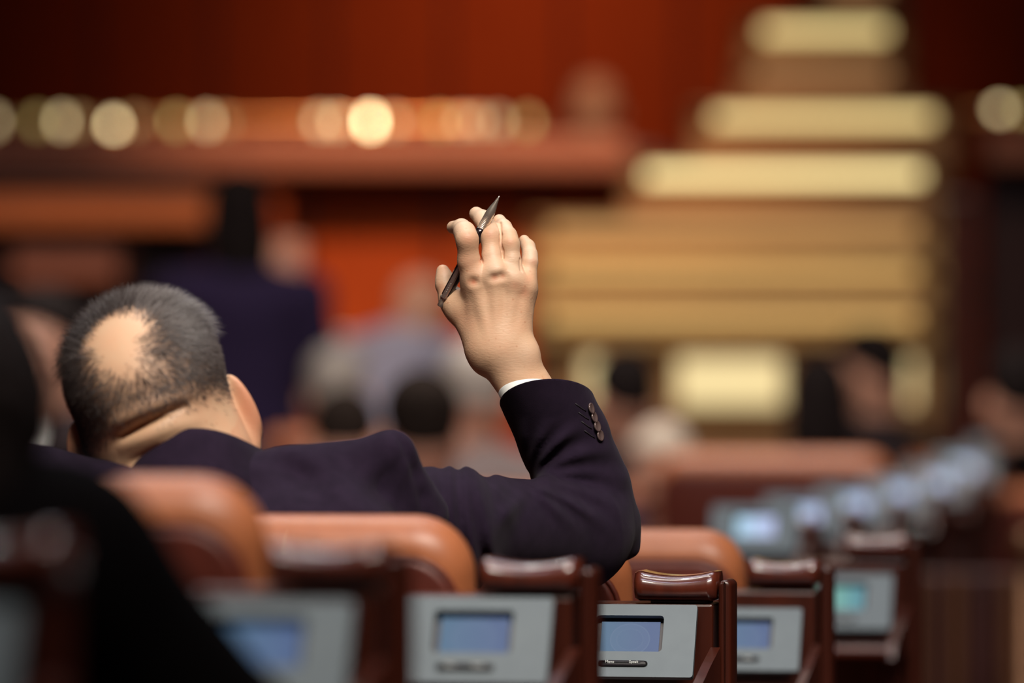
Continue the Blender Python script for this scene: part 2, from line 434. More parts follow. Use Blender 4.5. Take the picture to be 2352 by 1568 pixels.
class Grid:
    def __init__(g, lo, hi, h):
        g.lo = np.array(lo, np.float32); g.h = h
        n = [int(math.ceil((hi[i] - lo[i]) / h)) + 1 for i in range(3)]
        ax = [(g.lo[i] + h * np.arange(n[i])).astype(np.float32) for i in range(3)]
        g.ax = ax; g.n = n
        g.X, g.Y, g.Z = ax[0][:, None, None], ax[1][None, :, None], ax[2][None, None, :]
        g.F = np.full(n, 1.0, np.float32)
    def sl(g, lo, hi, pad):
        out = []
        for i in range(3):
            a = int(np.clip(math.floor((lo[i] - pad - g.lo[i]) / g.h), 0, g.n[i]))
            b = int(np.clip(math.ceil((hi[i] + pad - g.lo[i]) / g.h) + 1, 0, g.n[i]))
            out.append(slice(a, b))
        return tuple(out)
    def xyz(g, s):
        return g.ax[0][s[0]][:, None, None], g.ax[1][s[1]][None, :, None], g.ax[2][s[2]][None, None, :]
    def add(g, p, k=0.0):
        s = g.sl(p.lo, p.hi, k + 5 * g.h)
        if any(q.stop <= q.start for q in s): return
        g.F[s] = smin(g.F[s], p(*g.xyz(s)), k)
    def cut(g, p, k=0.0):
        s = g.sl(p.lo, p.hi, k + 5 * g.h)
        if any(q.stop <= q.start for q in s): return
        g.F[s] = smax(g.F[s], -p(*g.xyz(s)), k)
    def front(g, p, out=0.0):
        """the point of the surface that faces -y at the x and z of p, moved out by `out`"""
        fx = float(np.clip((p.x - float(g.lo[0])) / g.h, 0, g.n[0] - 1.001)); fz_ = float(np.clip((p.z - float(g.lo[2])) / g.h, 0, g.n[2] - 1.001))
        i, k = int(fx), int(fz_); fx -= i; fz_ -= k
        c = (g.F[i, :, k] * (1 - fx) + g.F[i + 1, :, k] * fx) * (1 - fz_) + (g.F[i, :, k + 1] * (1 - fx) + g.F[i + 1, :, k + 1] * fx) * fz_
        n_ = np.nonzero(c < 0)[0]
        y = p.y
        if len(n_) and n_[0] > 0:
            j = int(n_[0]); t = float(c[j - 1] / (c[j - 1] - c[j])); y = float(g.ax[1][j - 1]) + t * g.h
        return Vector((p.x, y - out, p.z))
    def normal(g, p):
        i, j, k = (int(np.clip(round((p[d] - float(g.lo[d])) / g.h), 1, g.n[d] - 2)) for d in range(3))
        F = g.F
        return Vector((float(F[i + 1, j, k] - F[i - 1, j, k]), float(F[i, j + 1, k] - F[i, j - 1, k]), float(F[i, j, k + 1] - F[i, j, k - 1]))).normalized()
    def mesh(g, name):
        V, Q = surface_nets(g.F, g.lo, g.h)
        return np_mesh(name, V, Q)

def surface_nets(F, org, h):
    S = F < 0
    c = np.zeros([n - 1 for n in F.shape], np.uint8)
    for i in (0, 1):
        for j in (0, 1):
            for k in (0, 1):
                c += S[i:S.shape[0] - 1 + i, j:S.shape[1] - 1 + j, k:S.shape[2] - 1 + k]
    act = (c > 0) & (c < 8)
    A = np.argwhere(act)
    idx = np.full(act.shape, -1, np.int32); idx[act] = np.arange(len(A))
    P = np.zeros((len(A), 3)); cnt = np.zeros(len(A))
    cor = [(i, j, k) for i in (0, 1) for j in (0, 1) for k in (0, 1)]
    val = {o: F[A[:, 0] + o[0], A[:, 1] + o[1], A[:, 2] + o[2]] for o in cor}
    for o in cor:
        for d in range(3):
            if o[d] == 0:
                q = list(o); q[d] = 1; q = tuple(q)
                fa, fb = val[o], val[q]
                m = (fa < 0) != (fb < 0)
                t = fa[m] / (fa[m] - fb[m])
                P[m] += np.array(o)
                P[m, d] += t
                cnt[m] += 1
    V = (A + P / cnt[:, None]) * h + np.array(org)
    quads = []
    for d in range(3):
        e1, e2 = (d + 1) % 3, (d + 2) % 3
        s0 = [slice(None)] * 3; s1 = [slice(None)] * 3
        s0[d] = slice(0, -1); s1[d] = slice(1, None)
        x = S[tuple(s0)] != S[tuple(s1)]
        E = np.argwhere(x)
        ok = (E[:, e1] > 0) & (E[:, e2] > 0) & (E[:, e1] < act.shape[e1]) & (E[:, e2] < act.shape[e2])
        E = E[ok]
        ins = S[E[:, 0], E[:, 1], E[:, 2]]
        def cell(a, b):
            q = E.copy(); q[:, e1] += a; q[:, e2] += b
            return idx[q[:, 0], q[:, 1], q[:, 2]]
        q = np.stack([cell(-1, -1), cell(0, -1), cell(0, 0), cell(-1, 0)], 1)
        q[~ins] = q[~ins][:, ::-1]
        quads.append(q)
    return V, np.concatenate(quads)

def np_mesh(name, V, Q):
    me = bpy.data.meshes.new(name)
    k = Q.shape[1]
    me.vertices.add(len(V)); me.vertices.foreach_set('co', np.asarray(V, np.float32).ravel())
    me.loops.add(Q.size); me.loops.foreach_set('vertex_index', Q.astype(np.int32).ravel())
    me.polygons.add(len(Q)); me.polygons.foreach_set('loop_start', np.arange(0, Q.size, k, dtype=np.int32))
    me.polygons.foreach_set('use_smooth', np.ones(len(Q), bool))
    me.update(calc_edges=True); me.validate()
    return me

def join_parts(parts):
    Vs, Qs, n = [], [], 0
    for V, Q in parts:
        Vs.append(V); Qs.append(Q + n); n += len(V)
    return np.concatenate(Vs), np.concatenate(Qs)

def vattr(me, name, arr):
    a = me.attributes.new(name, 'FLOAT', 'POINT'); a.data.foreach_set('value', np.asarray(arr, np.float32))

def euler_R(pitch=0, roll=0, yaw=0):
    return np.array((Matrix.Rotation(yaw, 3, 'Z') @ Matrix.Rotation(roll, 3, 'Y') @ Matrix.Rotation(pitch, 3, 'X')))

#@@STRUCT
# ------------------------------------------------------------------ floor heights (the rows step gently down)
def floor_z(y):
    pts = ((-4, 0.09), (4.0, 0.09), (4.97, 0.041), (5.87, -0.006), (6.8, -0.03), (7.8, -0.045), (30, -0.045))
    for (a, za), (b, zb) in zip(pts, pts[1:]):
        if y <= b: return za + (zb - za) * (y - a) / (b - a)
    return -0.045

def structure(o):
    o['kind'] = 'structure'; return o

bm = bmesh.new()
ys = (-3.5, 4.0, 4.97, 5.87, 6.8, 7.8, 19.6)
row = [(bm.verts.new((-6, y, floor_z(y))), bm.verts.new((6, y, floor_z(y)))) for y in ys]
for (a, b), (c, d) in zip(row, row[1:]): bm.faces.new((a, b, d, c))
lowr = [bm.verts.new(p) for p in ((-6, -3.5, -0.3), (6, -3.5, -0.3), (6, 19.6, -0.3), (-6, 19.6, -0.3))]
bm.faces.new(lowr)
structure(bm_obj('floor', bm, M['carpet']))
structure(bx('ceiling', (0, 8.0, 5.15), (12.4, 23.6, 0.2), M['ceiling']))
structure(bx('wall_left', (-6.1, 8.0, 2.5), (0.2, 23.6, 5.6), M['wood_wall']))
structure(bx('wall_right', (6.1, 8.0, 2.5), (0.2, 23.6, 5.6), M['wood_wall']))
structure(bx('wall_front', (0, -3.6, 2.5), (12.4, 0.2, 5.6), M['wood_wall']))
wb = structure(bx('wall_back', (0, 19.5, 2.5), (12.4, 0.2, 5.6), M['wood_dark']))
# tall wooden panels with recessed joints on the end wall
for i in range(-5, 6):
    x0 = i * 0.40 - 0.02
    for z0, z1 in ((-0.03, 1.30), (1.325, 3.1), (3.125, 5.0)):
        bx('panel', (x0, 19.385, (z0 + z1) / 2), (0.385, 0.03, z1 - z0), M['wood_wall'], wb, 0.006, 1)

# ------------------------------------------------------------------ tribune: parapet with brass rail
D1 = 17.3
def px_x(px, d): return (px - 1176) / FPX * d
def px_z(py, d): return EYE - (py - 784) / FPX * d
par = thing('parapet', 'long red wooden tribune parapet under the lamp rail, left of the stairs', 'parapet', (0, D1, -0.045))
xl, xr = px_x(-500, D1), px_x(1440, D1)
zc, zb_ = px_z(318, D1), px_z(398, D1)
def local(o): o.location = -Vector(o.parent.location); return o
local(bx('ledge', ((xl + xr) / 2, D1, (zc + zb_) / 2), (xr - xl, 0.34, zc - zb_), M['wood_pink'], par, 0.012))
for i, (a, b) in enumerate(((-500, 60), (75, 390), (405, 690), (705, 1000), (1015, 1225), (1240, 1432))):
    xa, xb = px_x(a, D1), px_x(b, D1)
    local(bx('panel', ((xa + xb) / 2, D1 + 0.07, (zb_ - 0.02 - 0.045) / 2), (xb - xa, 0.06, zb_ - 0.02 + 0.045), M['wood_orange'], par, 0.008))
local(bx('backing_board', ((xl + xr) / 2, D1 + 0.13, (zb_ - 0.045) / 2), (xr - xl - 0.02, 0.05, zb_ + 0.045), M['wood_dark'], par))

local(bx('lit_panel', (px_x(770, D1), D1 + 0.02, px_z(792, D1)), (px_x(805, D1) - px_x(735, D1), 0.04, 0.065), M['plinth_glow'], par, 0.004))  # yellow patch of lit plinth, its brightness put in as glow

def rail(px0, px1, py, d, label, posts):
    a, b = px_x(px0, d), px_x(px1, d); z = px_z(py, d)
    r = thing('handrail', label, 'handrail', ((a + b) / 2, d, px_z(318, d)))
    m_ = bmesh.new(); tube(m_, [(a + (b - a) * i / 12, d, z) for i in range(13)], 0.019, 10)
    local(bm_obj('bar', m_, M['brass'], r, smooth=True))
    for p in posts:
        m_ = bmesh.new(); lathe(m_, [(0.02, px_z(318, d)), (0.02, px_z(318, d) + 0.006), (0.008, px_z(318, d) + 0.01), (0.008, z)], 10, Matrix.Translation((px_x(p, d), d, 0)))
        local(bm_obj('bracket', m_, M['brass'], r, smooth=True))
    return r
rail(-500, 1225, 279, D1 - 0.08, 'thin brass handrail along the top of the left parapet', (-450, 60, 340, 640, 960, 1190))

GL = {}
def rail_glint(px, py, d, strength, label, group):  # added glowing balls that stand in for glints on the brass
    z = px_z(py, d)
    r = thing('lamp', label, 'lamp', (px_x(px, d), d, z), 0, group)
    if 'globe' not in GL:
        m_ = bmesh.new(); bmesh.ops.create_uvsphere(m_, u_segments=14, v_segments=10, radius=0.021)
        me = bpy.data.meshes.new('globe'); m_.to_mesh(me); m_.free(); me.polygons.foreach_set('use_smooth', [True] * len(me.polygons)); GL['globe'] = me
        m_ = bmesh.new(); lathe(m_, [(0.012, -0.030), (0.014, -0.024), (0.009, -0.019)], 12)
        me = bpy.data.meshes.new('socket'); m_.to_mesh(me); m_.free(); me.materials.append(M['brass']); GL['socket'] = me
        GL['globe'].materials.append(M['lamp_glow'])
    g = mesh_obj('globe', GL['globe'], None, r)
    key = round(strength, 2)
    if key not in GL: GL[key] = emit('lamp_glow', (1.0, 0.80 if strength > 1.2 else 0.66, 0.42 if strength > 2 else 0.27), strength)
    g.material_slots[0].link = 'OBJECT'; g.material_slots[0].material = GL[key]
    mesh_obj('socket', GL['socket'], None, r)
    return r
RAIL_GLINTS = ((-14, 1.9), (86, 0.9), (143, 2.6), (182, 0.8), (262, 5.5), (312, 0.8), (405, 1.4), (476, 2.6), (515, 0.8),
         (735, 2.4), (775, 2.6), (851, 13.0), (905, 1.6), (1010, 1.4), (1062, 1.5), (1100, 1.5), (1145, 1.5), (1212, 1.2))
GLINT_LABELS = ('round lamp on the brass rail, cut by the left picture edge', 'faint lamp on the brass rail, second from the left picture edge', 'mid-bright lamp left of the bright yellow one on the rail',
    'faint lamp just left of the bright yellow rail lamp', 'bright yellow lamp on the brass rail above the balding head', 'faint lamp just right of the bright yellow rail lamp',
    'dim amber lamp on the rail, left of the pair above the standing man', 'mid-bright lamp on the rail above the left side of the standing head', 'faint lamp on the rail straight above the standing head',
    'mid-bright lamp two places left of the brightest rail lamp', 'mid-bright lamp next left of the brightest rail lamp', 'brightest round lamp of the whole brass rail',
    'amber lamp next right of the brightest rail lamp', 'dim amber lamp, first of the close run left of the rail end', 'dim amber lamp, second of the close run left of the rail end',
    'dim amber lamp, third of the close run left of the rail end', 'dim amber lamp, next to last before the rail ends at the stairs', 'dim orange lamp at the stair end of the left brass rail')
for (p, s), lab in zip(RAIL_GLINTS, GLINT_LABELS):
    rail_glint(p, 279 if p != 262 else 282, D1 - 0.08, s * 1.35, lab, 'lamps along the brass rail')

# right-hand end of the tribune
par2 = thing('parapet', 'dark wooden tribune parapet right of the stairs, with a pale ledge', 'parapet', (px_x(2420, D1), D1, -0.045))
xa, xb = px_x(2255, D1), px_x(2700, D1)
local(bx('ledge', ((xa + xb) / 2, D1, (px_z(312, D1) + px_z(380, D1)) / 2), (xb - xa, 0.34, px_z(312, D1) - px_z(380, D1)), M['wood_pink'], par2, 0.012))
for a, b in ((2262, 2450), (2460, 2690)):
    local(bx('panel', ((px_x(a, D1) + px_x(b, D1)) / 2, D1 + 0.07, (px_z(384, D1) - 0.045) / 2), (px_x(b, D1) - px_x(a, D1), 0.06, px_z(384, D1) + 0.045), M['wood_dark'], par2, 0.008))
rail(2200, 2700, 262, D1 - 0.08, 'short brass handrail on the parapet right of the stairs', (2275, 2500))
rail_glint(2296, 256, D1 - 0.08, 3.6, 'bright round lamp on the short rail right of the stairs', 'lamps on the short brass rail')
rail_glint(2350, 258, D1 - 0.08, 1.4, 'dimmer round lamp at the picture edge on the short rail', 'lamps on the short brass rail')

# ------------------------------------------------------------------ staircase of pale stone
st = thing('staircase', 'wide pale stone staircase climbing to the tribune, lit from above', 'staircase', (px_x(1690, 16.2), 16.2, -0.045))
STEPS = (   # left, right, centre height of the glowing nosing (pixels), strength, tint
    (1215, 2150, 730, 'strip_amber'), (1215, 2150, 625, 'strip_amber'), (1220, 2152, 526, 'strip_dim'), (1435, 2165, 403, 'strip_bright'),
    (1592, 2190, 272, 'strip_warm'), (1690, 2090, 170, 'strip_low'), (1705, 2085, 74, 'strip_warm'), (1850, 2080, -25, 'strip_low'))
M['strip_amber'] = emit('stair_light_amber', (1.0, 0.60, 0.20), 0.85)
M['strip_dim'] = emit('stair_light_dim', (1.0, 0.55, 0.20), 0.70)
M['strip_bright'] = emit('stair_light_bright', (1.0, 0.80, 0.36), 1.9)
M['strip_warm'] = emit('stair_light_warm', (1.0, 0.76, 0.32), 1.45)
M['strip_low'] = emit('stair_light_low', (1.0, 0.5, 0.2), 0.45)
for i, (xa, xb, yc, mm) in enumerate(STEPS):
    d = 16.0 + 0.28 * i
    x0, x1 = px_x(xa, d), px_x(xb, d)
    zt = px_z(yc - 16, d)
    zbot = px_z(STEPS[i - 1][2] - 16, 16.0 + 0.28 * (i - 1)) - 0.012 if i else px_z(790, d)
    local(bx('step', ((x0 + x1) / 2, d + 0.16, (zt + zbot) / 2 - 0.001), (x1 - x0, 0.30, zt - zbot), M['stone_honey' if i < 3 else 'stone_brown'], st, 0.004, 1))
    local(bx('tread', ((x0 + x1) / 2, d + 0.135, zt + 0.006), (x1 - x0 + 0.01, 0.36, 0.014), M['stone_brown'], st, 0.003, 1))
    local(bx('light_strip', ((px_x(xa + 48, d) + px_x(xb - 48, d)) / 2, d - 0.005, zt - 0.019), (px_x(xb - 48, d) - px_x(xa + 48, d), 0.03, 0.034), M[mm], st, 0.004, 1))  # emissive bar along the nosing
for i, (a, b) in enumerate(((1305, 1442), (1522, 1835), (2052, 2142))):
    local(bx('lit_panel', ((px_x(a, 16.0) + px_x(b, 16.0)) / 2, 16.05, (px_z(822, 16) + px_z(932, 16)) / 2), (px_x(b, 16) - px_x(a, 16) - 0.09, 0.07, px_z(822, 16) - px_z(932, 16)), M['plinth_glow'], st, 0.006))  # stair base faces, their light built into an emissive material
local(bx('plinth', ((px_x(1235, 16) + px_x(2150, 16)) / 2, 16.20, (px_z(784, 16) - 0.045) / 2), (px_x(2150, 16) - px_x(1235, 16), 0.22, px_z(784, 16) + 0.045), M['stone_brown'], st))
for (xa, xb, ya) in ((1200, 2200, 560), (1430, 2210, 330), (1590, 2210, 210), (1690, 2095, 20)):   # carcass under the flights
    d = {560: 16.9, 330: 17.45, 210: 17.75, 20: 18.2}[ya]
    local(bx('carcass', ((px_x(xa, d) + px_x(xb, d)) / 2, d, (px_z(ya + 30, d) - 0.045) / 2), (px_x(xb, d) - px_x(xa, d) - 0.06, 0.2, px_z(ya + 30, d) + 0.045), M['wood_red'], st))
pier = thing('pier', 'tall dark red wooden pier closing the stairs on the right', 'pillar', (px_x(2195, 15.8), 15.8, -0.045))
local(bx('shaft', (px_x(2195, 15.8), 15.8, (px_z(470, 15.8) - 0.045) / 2), (0.085, 0.2, px_z(470, 15.8) + 0.045), M['wood_red'], pier, 0.006))
local(bx('cap', (px_x(2195, 15.8), 15.8, px_z(465, 15.8)), (0.10, 0.22, 0.03), M['wood_red'], pier, 0.006))

# ------------------------------------------------------------------ clerks' bench below the parapet, left
bench = thing('clerk_bench', 'orange wooden clerks bench with a shelf, below the parapet behind the standing man', 'bench', (px_x(200, 16.3), 16.3, -0.045))
d = 16.3
def seg(name, x0, x1, y0, y1, dd, th, m, parent, bev=0.006):
    return local(bx(name, ((px_x(x0, dd) + px_x(x1, dd)) / 2, dd, (px_z(y0, dd) + px_z(y1, dd)) / 2), (px_x(x1, dd) - px_x(x0, dd), th, px_z(y0, dd) - px_z(y1, dd)), m, parent, bev))
seg('fascia', -300, 478, 440, 522, d, 0.05, M['wood_tan'], bench)
seg('top', -305, 484, 422, 440, d + 0.16, 0.40, M['wood_dark'], bench)
seg('back_board', -300, 478, 440, 900, d + 0.30, 0.04, M['wood_red'], bench)
seg('drawer', 28, 275, 560, 645, d + 0.06, 0.05, M['wood_pink'], bench)
for x in (-290, 290, 468): seg('support', x, x + 12, 440, 1100, d + 0.12, 0.24, M['wood_red'], bench, 0.002)
zf_ = px_z(1100, d)
bench_leg_drop = zf_ + 0.045
for x in (-290, 290, 468):
    local(bx('leg', (px_x(x + 6, d), d + 0.12, (zf_ - 0.045) / 2), (0.013, 0.2, max(zf_ + 0.045, 0.02)), M['wood_red'], bench))

lec = thing('lectern', 'small lectern with a tan sloping board, right of the standing man', 'lectern', (px_x(632, 16.0), 16.0, -0.045))
local(bx('column', (px_x(632, 16.0), 16.0, (px_z(640, 16) - 0.045) / 2), (0.075, 0.10, px_z(640, 16) + 0.045), M['wood_orange'], lec, 0.006))
local(bx('board', (px_x(632, 16.0), 15.97, px_z(592, 16)), (0.165, 0.02, 0.115), M['leather'], lec, 0.008, 2, Matrix.Rotation(-0.4, 3, 'X')))
local(bx('mast', (px_x(630, 16.0), 16.03, px_z(515, 16)), (0.05, 0.03, 0.15), M['wood_orange'], lec, 0.006))

#@@ROWS
# ------------------------------------------------------------------ seats and voting consoles
YAW = -math.radians(10)
def armrest_mesh():
    """glossy saddle: dips in the middle of its width, front edge rolled over"""
    bm = bmesh.new(); L, H, r = 0.066, 0.032, 0.0165
    prof = []
    for i in range(9):   # front roll
        a = math.pi / 2 + math.pi * i / 8
        prof.append((-L / 2 + r * 0.9 + r * 0.9 * math.cos(a), -H / 2 + (H / 2) * math.sin(a)))
    for i in range(5):
        a = -math.pi / 2 + math.pi * i / 4
        prof.append((L / 2 - 0.01 + 0.01 * math.cos(a), -H / 2 + (H / 2) * math.sin(a)))
    n = 18; rings = []
    for j in range(n + 1):
        u = -1 + 2 * j / n; x = 0.0425 * u
        e = 1.0
        if abs(u) > 0.93: e = math.sqrt(max(0.0, 1 - ((abs(u) - 0.93) / 0.07) ** 2)) * 0.12 + 0.88
        ring = []
        for (y, z) in prof:
            t = (z + H) / H        # 0 bottom .. 1 top
            zz = z - 0.0062 * (1 - u * u) * t
            ring.append(bm.verts.new((x, y * e, -H / 2 + (zz + H / 2) * e)))
        rings.append(ring)
    k = len(prof)
    for a, b in zip(rings, rings[1:]):
        for i in range(k): bm.faces.new((a[i], a[(i + 1) % k], b[(i + 1) % k], b[i]))
    bm.faces.new(rings[0]); bm.faces.new(rings[-1])
    bmesh.ops.recalc_face_normals(bm, faces=bm.faces)
    me = bpy.data.meshes.new('armrest'); bm.to_mesh(me); bm.free()
    me.polygons.foreach_set('use_smooth', [True] * len(me.polygons))
    me.materials.append(M['wood_gloss'])
    return me
ARM = armrest_mesh()
TILT = math.radians(27)
PW, PH = 0.138, 0.0815
def panel_mesh():
    """grey face plate with a real opening for the display, rounded opening corners"""
    bm = bmesh.new()
    sw, sh, sc = 0.0705, 0.0405, 0.008     # opening size and centre height
    inner = [(x, z + sc) for x, z in rr_outline(sw, sh, 0.004, 3)]
    outer = rr_outline(PW, PH, 0.003, 3)
    for y, flip in ((-0.0035, False), (0.0035, True)):
        vi = [bm.verts.new((x, y, z)) for x, z in inner]; vo = [bm.verts.new((x, y, z)) for x, z in outer]
        for i in range(len(vi)):
            j = (i + 1) % len(vi)
            bm.faces.new((vo[i], vo[j], vi[j], vi[i]) if not flip else (vi[i], vi[j], vo[j], vo[i]))
        if not flip: fi, fo = vi, vo
        else:
            for i in range(len(vi)):
                j = (i + 1) % len(vi)
                bm.faces.new((fi[i], fi[j], vi[j], vi[i])); bm.faces.new((fo[j], fo[i], vo[i], vo[j]))
    bmesh.ops.recalc_face_normals(bm, faces=bm.faces)
    me = bpy.data.meshes.new('terminal_panel'); bm.to_mesh(me); bm.free(); me.materials.append(M['terminal'])
    return me
PANEL = panel_mesh()

def text_mesh(txt, size, m, ext=0.00015):
    cu = bpy.data.curves.new('text', 'FONT'); cu.body = txt; cu.size = size; cu.align_x = 'CENTER'; cu.align_y = 'CENTER'; cu.extrude = ext
    o = bpy.data.objects.new('text_source', cu); COL.objects.link(o)
    dg = bpy.context.evaluated_depsgraph_get()
    me = bpy.data.meshes.new_from_object(o.evaluated_get(dg))
    bpy.data.objects.remove(o); bpy.data.curves.remove(cu)
    me.name = 'lettering'; me.materials.clear(); me.materials.append(m)
    return me

TXT = [text_mesh('Menu', 0.0042, M['white_print']), text_mesh('Speak', 0.0042, M['white_print'])]
def console(x, y, z, raise_, screen, label, detailed=True, group=None, post=True):
    """origin on the floor; armrest top at height z"""
    fz = floor_z(y); H = z - fz
    r = thing('voting_console', label, 'console', (x, y, fz), YAW, group)
    mesh_obj('armrest', ARM, None, r, (0, 0.046, H))
    bx('armrest_neck', (0.002, 0.056, H - 0.050), (0.06, 0.040, 0.040), M['wood_dark'], r)
    if post:
        bm = bmesh.new(); pillow(bm, 0.0135, H - 0.010, 0.05, 0.0065, 0.004, steps=3); bm_obj('post', bm, M['wood_red'], r, (0.0508, 0.050, (H - 0.010) / 2), smooth=True)
    pcx = -0.044
    ztop = H - 0.0365 - raise_              # top of the terminal plate
    # cabinet behind the plate
    bx('cabinet', (pcx + 0.004, 0.052, (ztop + raise_ * 0.8 + 0.002) / 2), (PW + 0.020, 0.06, ztop + raise_ * 0.8 + 0.002), M['wood_red'], r, 0.003, 2)
    pc = Vector((pcx, 0.003 - PH / 2 * math.sin(TILT) + 0.008, ztop - PH / 2 * math.cos(TILT)))
    pl = mesh_obj('terminal_panel', PANEL, None, r, pc, (-TILT, 0, 0))
    bx('display_well', (0, 0.0085, 0.008), (0.0735, 0.003, 0.0435), M['bezel'], pl)
    sc_ = mesh_obj('screen', SCREEN, None, pl, (0, 0.0050, 0.0062))
    sc_.material_slots[0].link = 'OBJECT'; sc_.material_slots[0].material = M[screen]
    if detailed:
        bm = bmesh.new(); pillow(bm, 0.051, 0.0062, 0.005, 0.003, 0.0012, steps=2)
        bar = bm_obj('button_bar', bm, M['black_plastic'], pl, (-0.004, -0.004, -0.0262), smooth=True)
        for i, dx in enumerate((-0.0135, 0.0115)):
            mesh_obj('lettering', TXT[i], None, pl, (-0.004 + dx, -0.0066, -0.0253), (math.pi / 2, 0, 0))
    # writing ledge towards the row behind, with a raised cheek on its right
    zl = ztop - PH * math.cos(TILT) - 0.02
    bx('ledge', (pcx, -0.105, zl), (PW + 0.03, 0.17, 0.012), M['wood_gloss'], r, 0.004, 2)
    bm = bmesh.new()
    pr = [(0.02, zl - 0.01), (0.02, zl + 0.05), (-0.05, zl + 0.035), (-0.16, zl + 0.008), (-0.19, zl - 0.01)]
    f = [bm.verts.new((pcx + PW / 2 + 0.012, yy, zz)) for yy, zz in pr]; b = [bm.verts.new((pcx + PW / 2 + 0.022, yy, zz)) for yy, zz in pr]
    bm.faces.new(f); bm.faces.new(list(reversed(b)))
    for i in range(len(pr)): bm.faces.new((f[i], f[(i + 1) % len(pr)], b[(i + 1) % len(pr)], b[i]))
    bm_obj('cheek', bm, M['wood_red'], r)
    bx('ledge_stand', (pcx, -0.02, (zl - 0.006) / 2), (PW, 0.10, zl - 0.006), M['wood_dark'], r)
    return r
bm = bmesh.new(); box(bm, (0, 0, 0), (0.0610, 0.001, 0.0366))
SCREEN = bpy.data.meshes.new('screen'); bm.to_mesh(SCREEN); bm.free(); SCREEN.materials.append(M['screen_blue'])

def chair_meshes():
    out = {}
    w, h, dth = 0.50, 0.52, 0.074
    bm = bmesh.new(); pillow(bm, w, h, dth, 0.055, 0.036, steps=7); out['backrest'] = bm
    bm = bmesh.new(); pillow(bm, w - 0.022, h - 0.062, 0.014, 0.048, 0.006, steps=3); out['back_panel'] = bm
    bm = bmesh.new(); o = rr_outline(w - 0.018, h - 0.058, 0.050, 8); tube(bm, [(a, 0, b) for a, b in o], 0.0032, 6, True); out['piping'] = bm
    bm = bmesh.new(); pillow(bm, 0.50, 0.48, 0.12, 0.05, 0.035, Matrix.Rotation(math.pi / 2, 4, 'X'), steps=5); out['seat'] = bm
    bm = bmesh.new(); lathe(bm, [(0.20, 0.0), (0.20, 0.015), (0.06, 0.03), (0.045, 0.06), (0.045, 0.30)], 20); out['pedestal'] = bm
    res = {}
    for k, bm in out.items():
        bmesh.ops.recalc_face_normals(bm, faces=bm.faces)
        me = bpy.data.meshes.new(k); bm.to_mesh(me); bm.free()
        me.polygons.foreach_set('use_smooth', [True] * len(me.polygons))
        me.materials.append({'backrest': M['leather'], 'back_panel': M['leather_dark'], 'piping': M['leather_dark'], 'seat': M['leather'], 'pedestal': M['wood_dark']}[k])
        res[k] = me
    return res
CH = chair_meshes()
def chair(x_right, y, z_top, label, group=None):
    """x_right: right edge of the backrest; z_top: top of the backrest; faces away from the camera"""
    c = Vector((x_right - 0.25 * math.cos(YAW), y + 0.25 * math.sin(-YAW) * -1 * -1, 0))
    c.y = y - 0.25 * math.sin(YAW) * 1
    c.y = y + 0.25 * math.sin(-YAW)
    fz = floor_z(c.y); Hh = z_top - fz
    r = thing('chair', label, 'chair', (c.x, c.y, fz), YAW, group)
    lean = math.radians(7)
    zc_ = Hh - 0.26
    b = mesh_obj('backrest', CH['backrest'], None, r, (0, 0.0, zc_), (lean, 0, 0))
    mesh_obj('back_panel', CH['back_panel'], None, b, (0, -0.0335, -0.004))
    mesh_obj('piping', CH['piping'], None, b, (0, -0.0350, -0.004))
    mesh_obj('seat', CH['seat'], None, r, (0, 0.31, 0.36))
    mesh_obj('pedestal', CH['pedestal'], None, r, (0, 0.30, 0))
    return r

ROWS = [  # console x, y, armrest height, raise, screen
    (-0.313, 3.33, 1.040, 0.01, 'screen_blue', 'dark blurred voting console cut by the lower left corner'),
    (-0.1416, 4.15, 1.0036, 0.008, 'screen_blue', 'blurred voting console beside the black-suited shoulder'),
    (0.0103, 4.97, 0.961, 0.000, 'screen_blue', 'voting console with a softly blurred blue screen left of the sharp one'),
    (0.1652, 5.86, 0.9136, 0.000, 'screen_blue', 'sharp voting console showing a round seal on its screen, under the elbow'),
    (0.321, 6.80, 0.890, 0.024, 'screen_blue', 'voting console right of the sharp one, a wooden band above its plate'),
    (0.4900, 7.70, 0.890, 0.020, 'screen_green', 'voting console with a glowing green screen'),
]
for k, (x, y, z, ra, scn, lab) in enumerate(ROWS):
    console(x, y, z, ra, scn, lab, post=k > 0)
chair(-0.337, 3.58, 1.075, 'leather chair at the lower left edge behind the black suit')
chair(-0.184, 4.40, 1.049, 'large blurred tan leather chair in front of the raised-hand man')
chair(-0.0295, 5.20, 0.994, 'tan leather chair whose top edge runs under the outstretched sleeve')
chair(0.1325, 6.09, 0.952, 'leather chair mostly hidden behind the elbow')
chair(0.2935, 7.05, 0.920, 'tan leather chair right of the elbow')
TAKEN = [((px - 1176) / FPX * d, d) for px, d in ((968, 11.0), (1088, 13.3), (775, 15.0), (792, 12.4), (1432, 14.0), (1512, 13.2), (1880, 14.3), (1990, 15.2), (2335, 13.8), (985, 15.3), (92, 11.8))]
FAR = ((0.385, 9.0, 'nearest'), (0.507, 9.9, 'second'), (0.654, 10.9, 'third'), (0.798, 11.8, 'fourth'), (0.939, 12.6, 'fifth'), (1.073, 13.5, 'sixth'), (1.235, 14.5, 'last'))
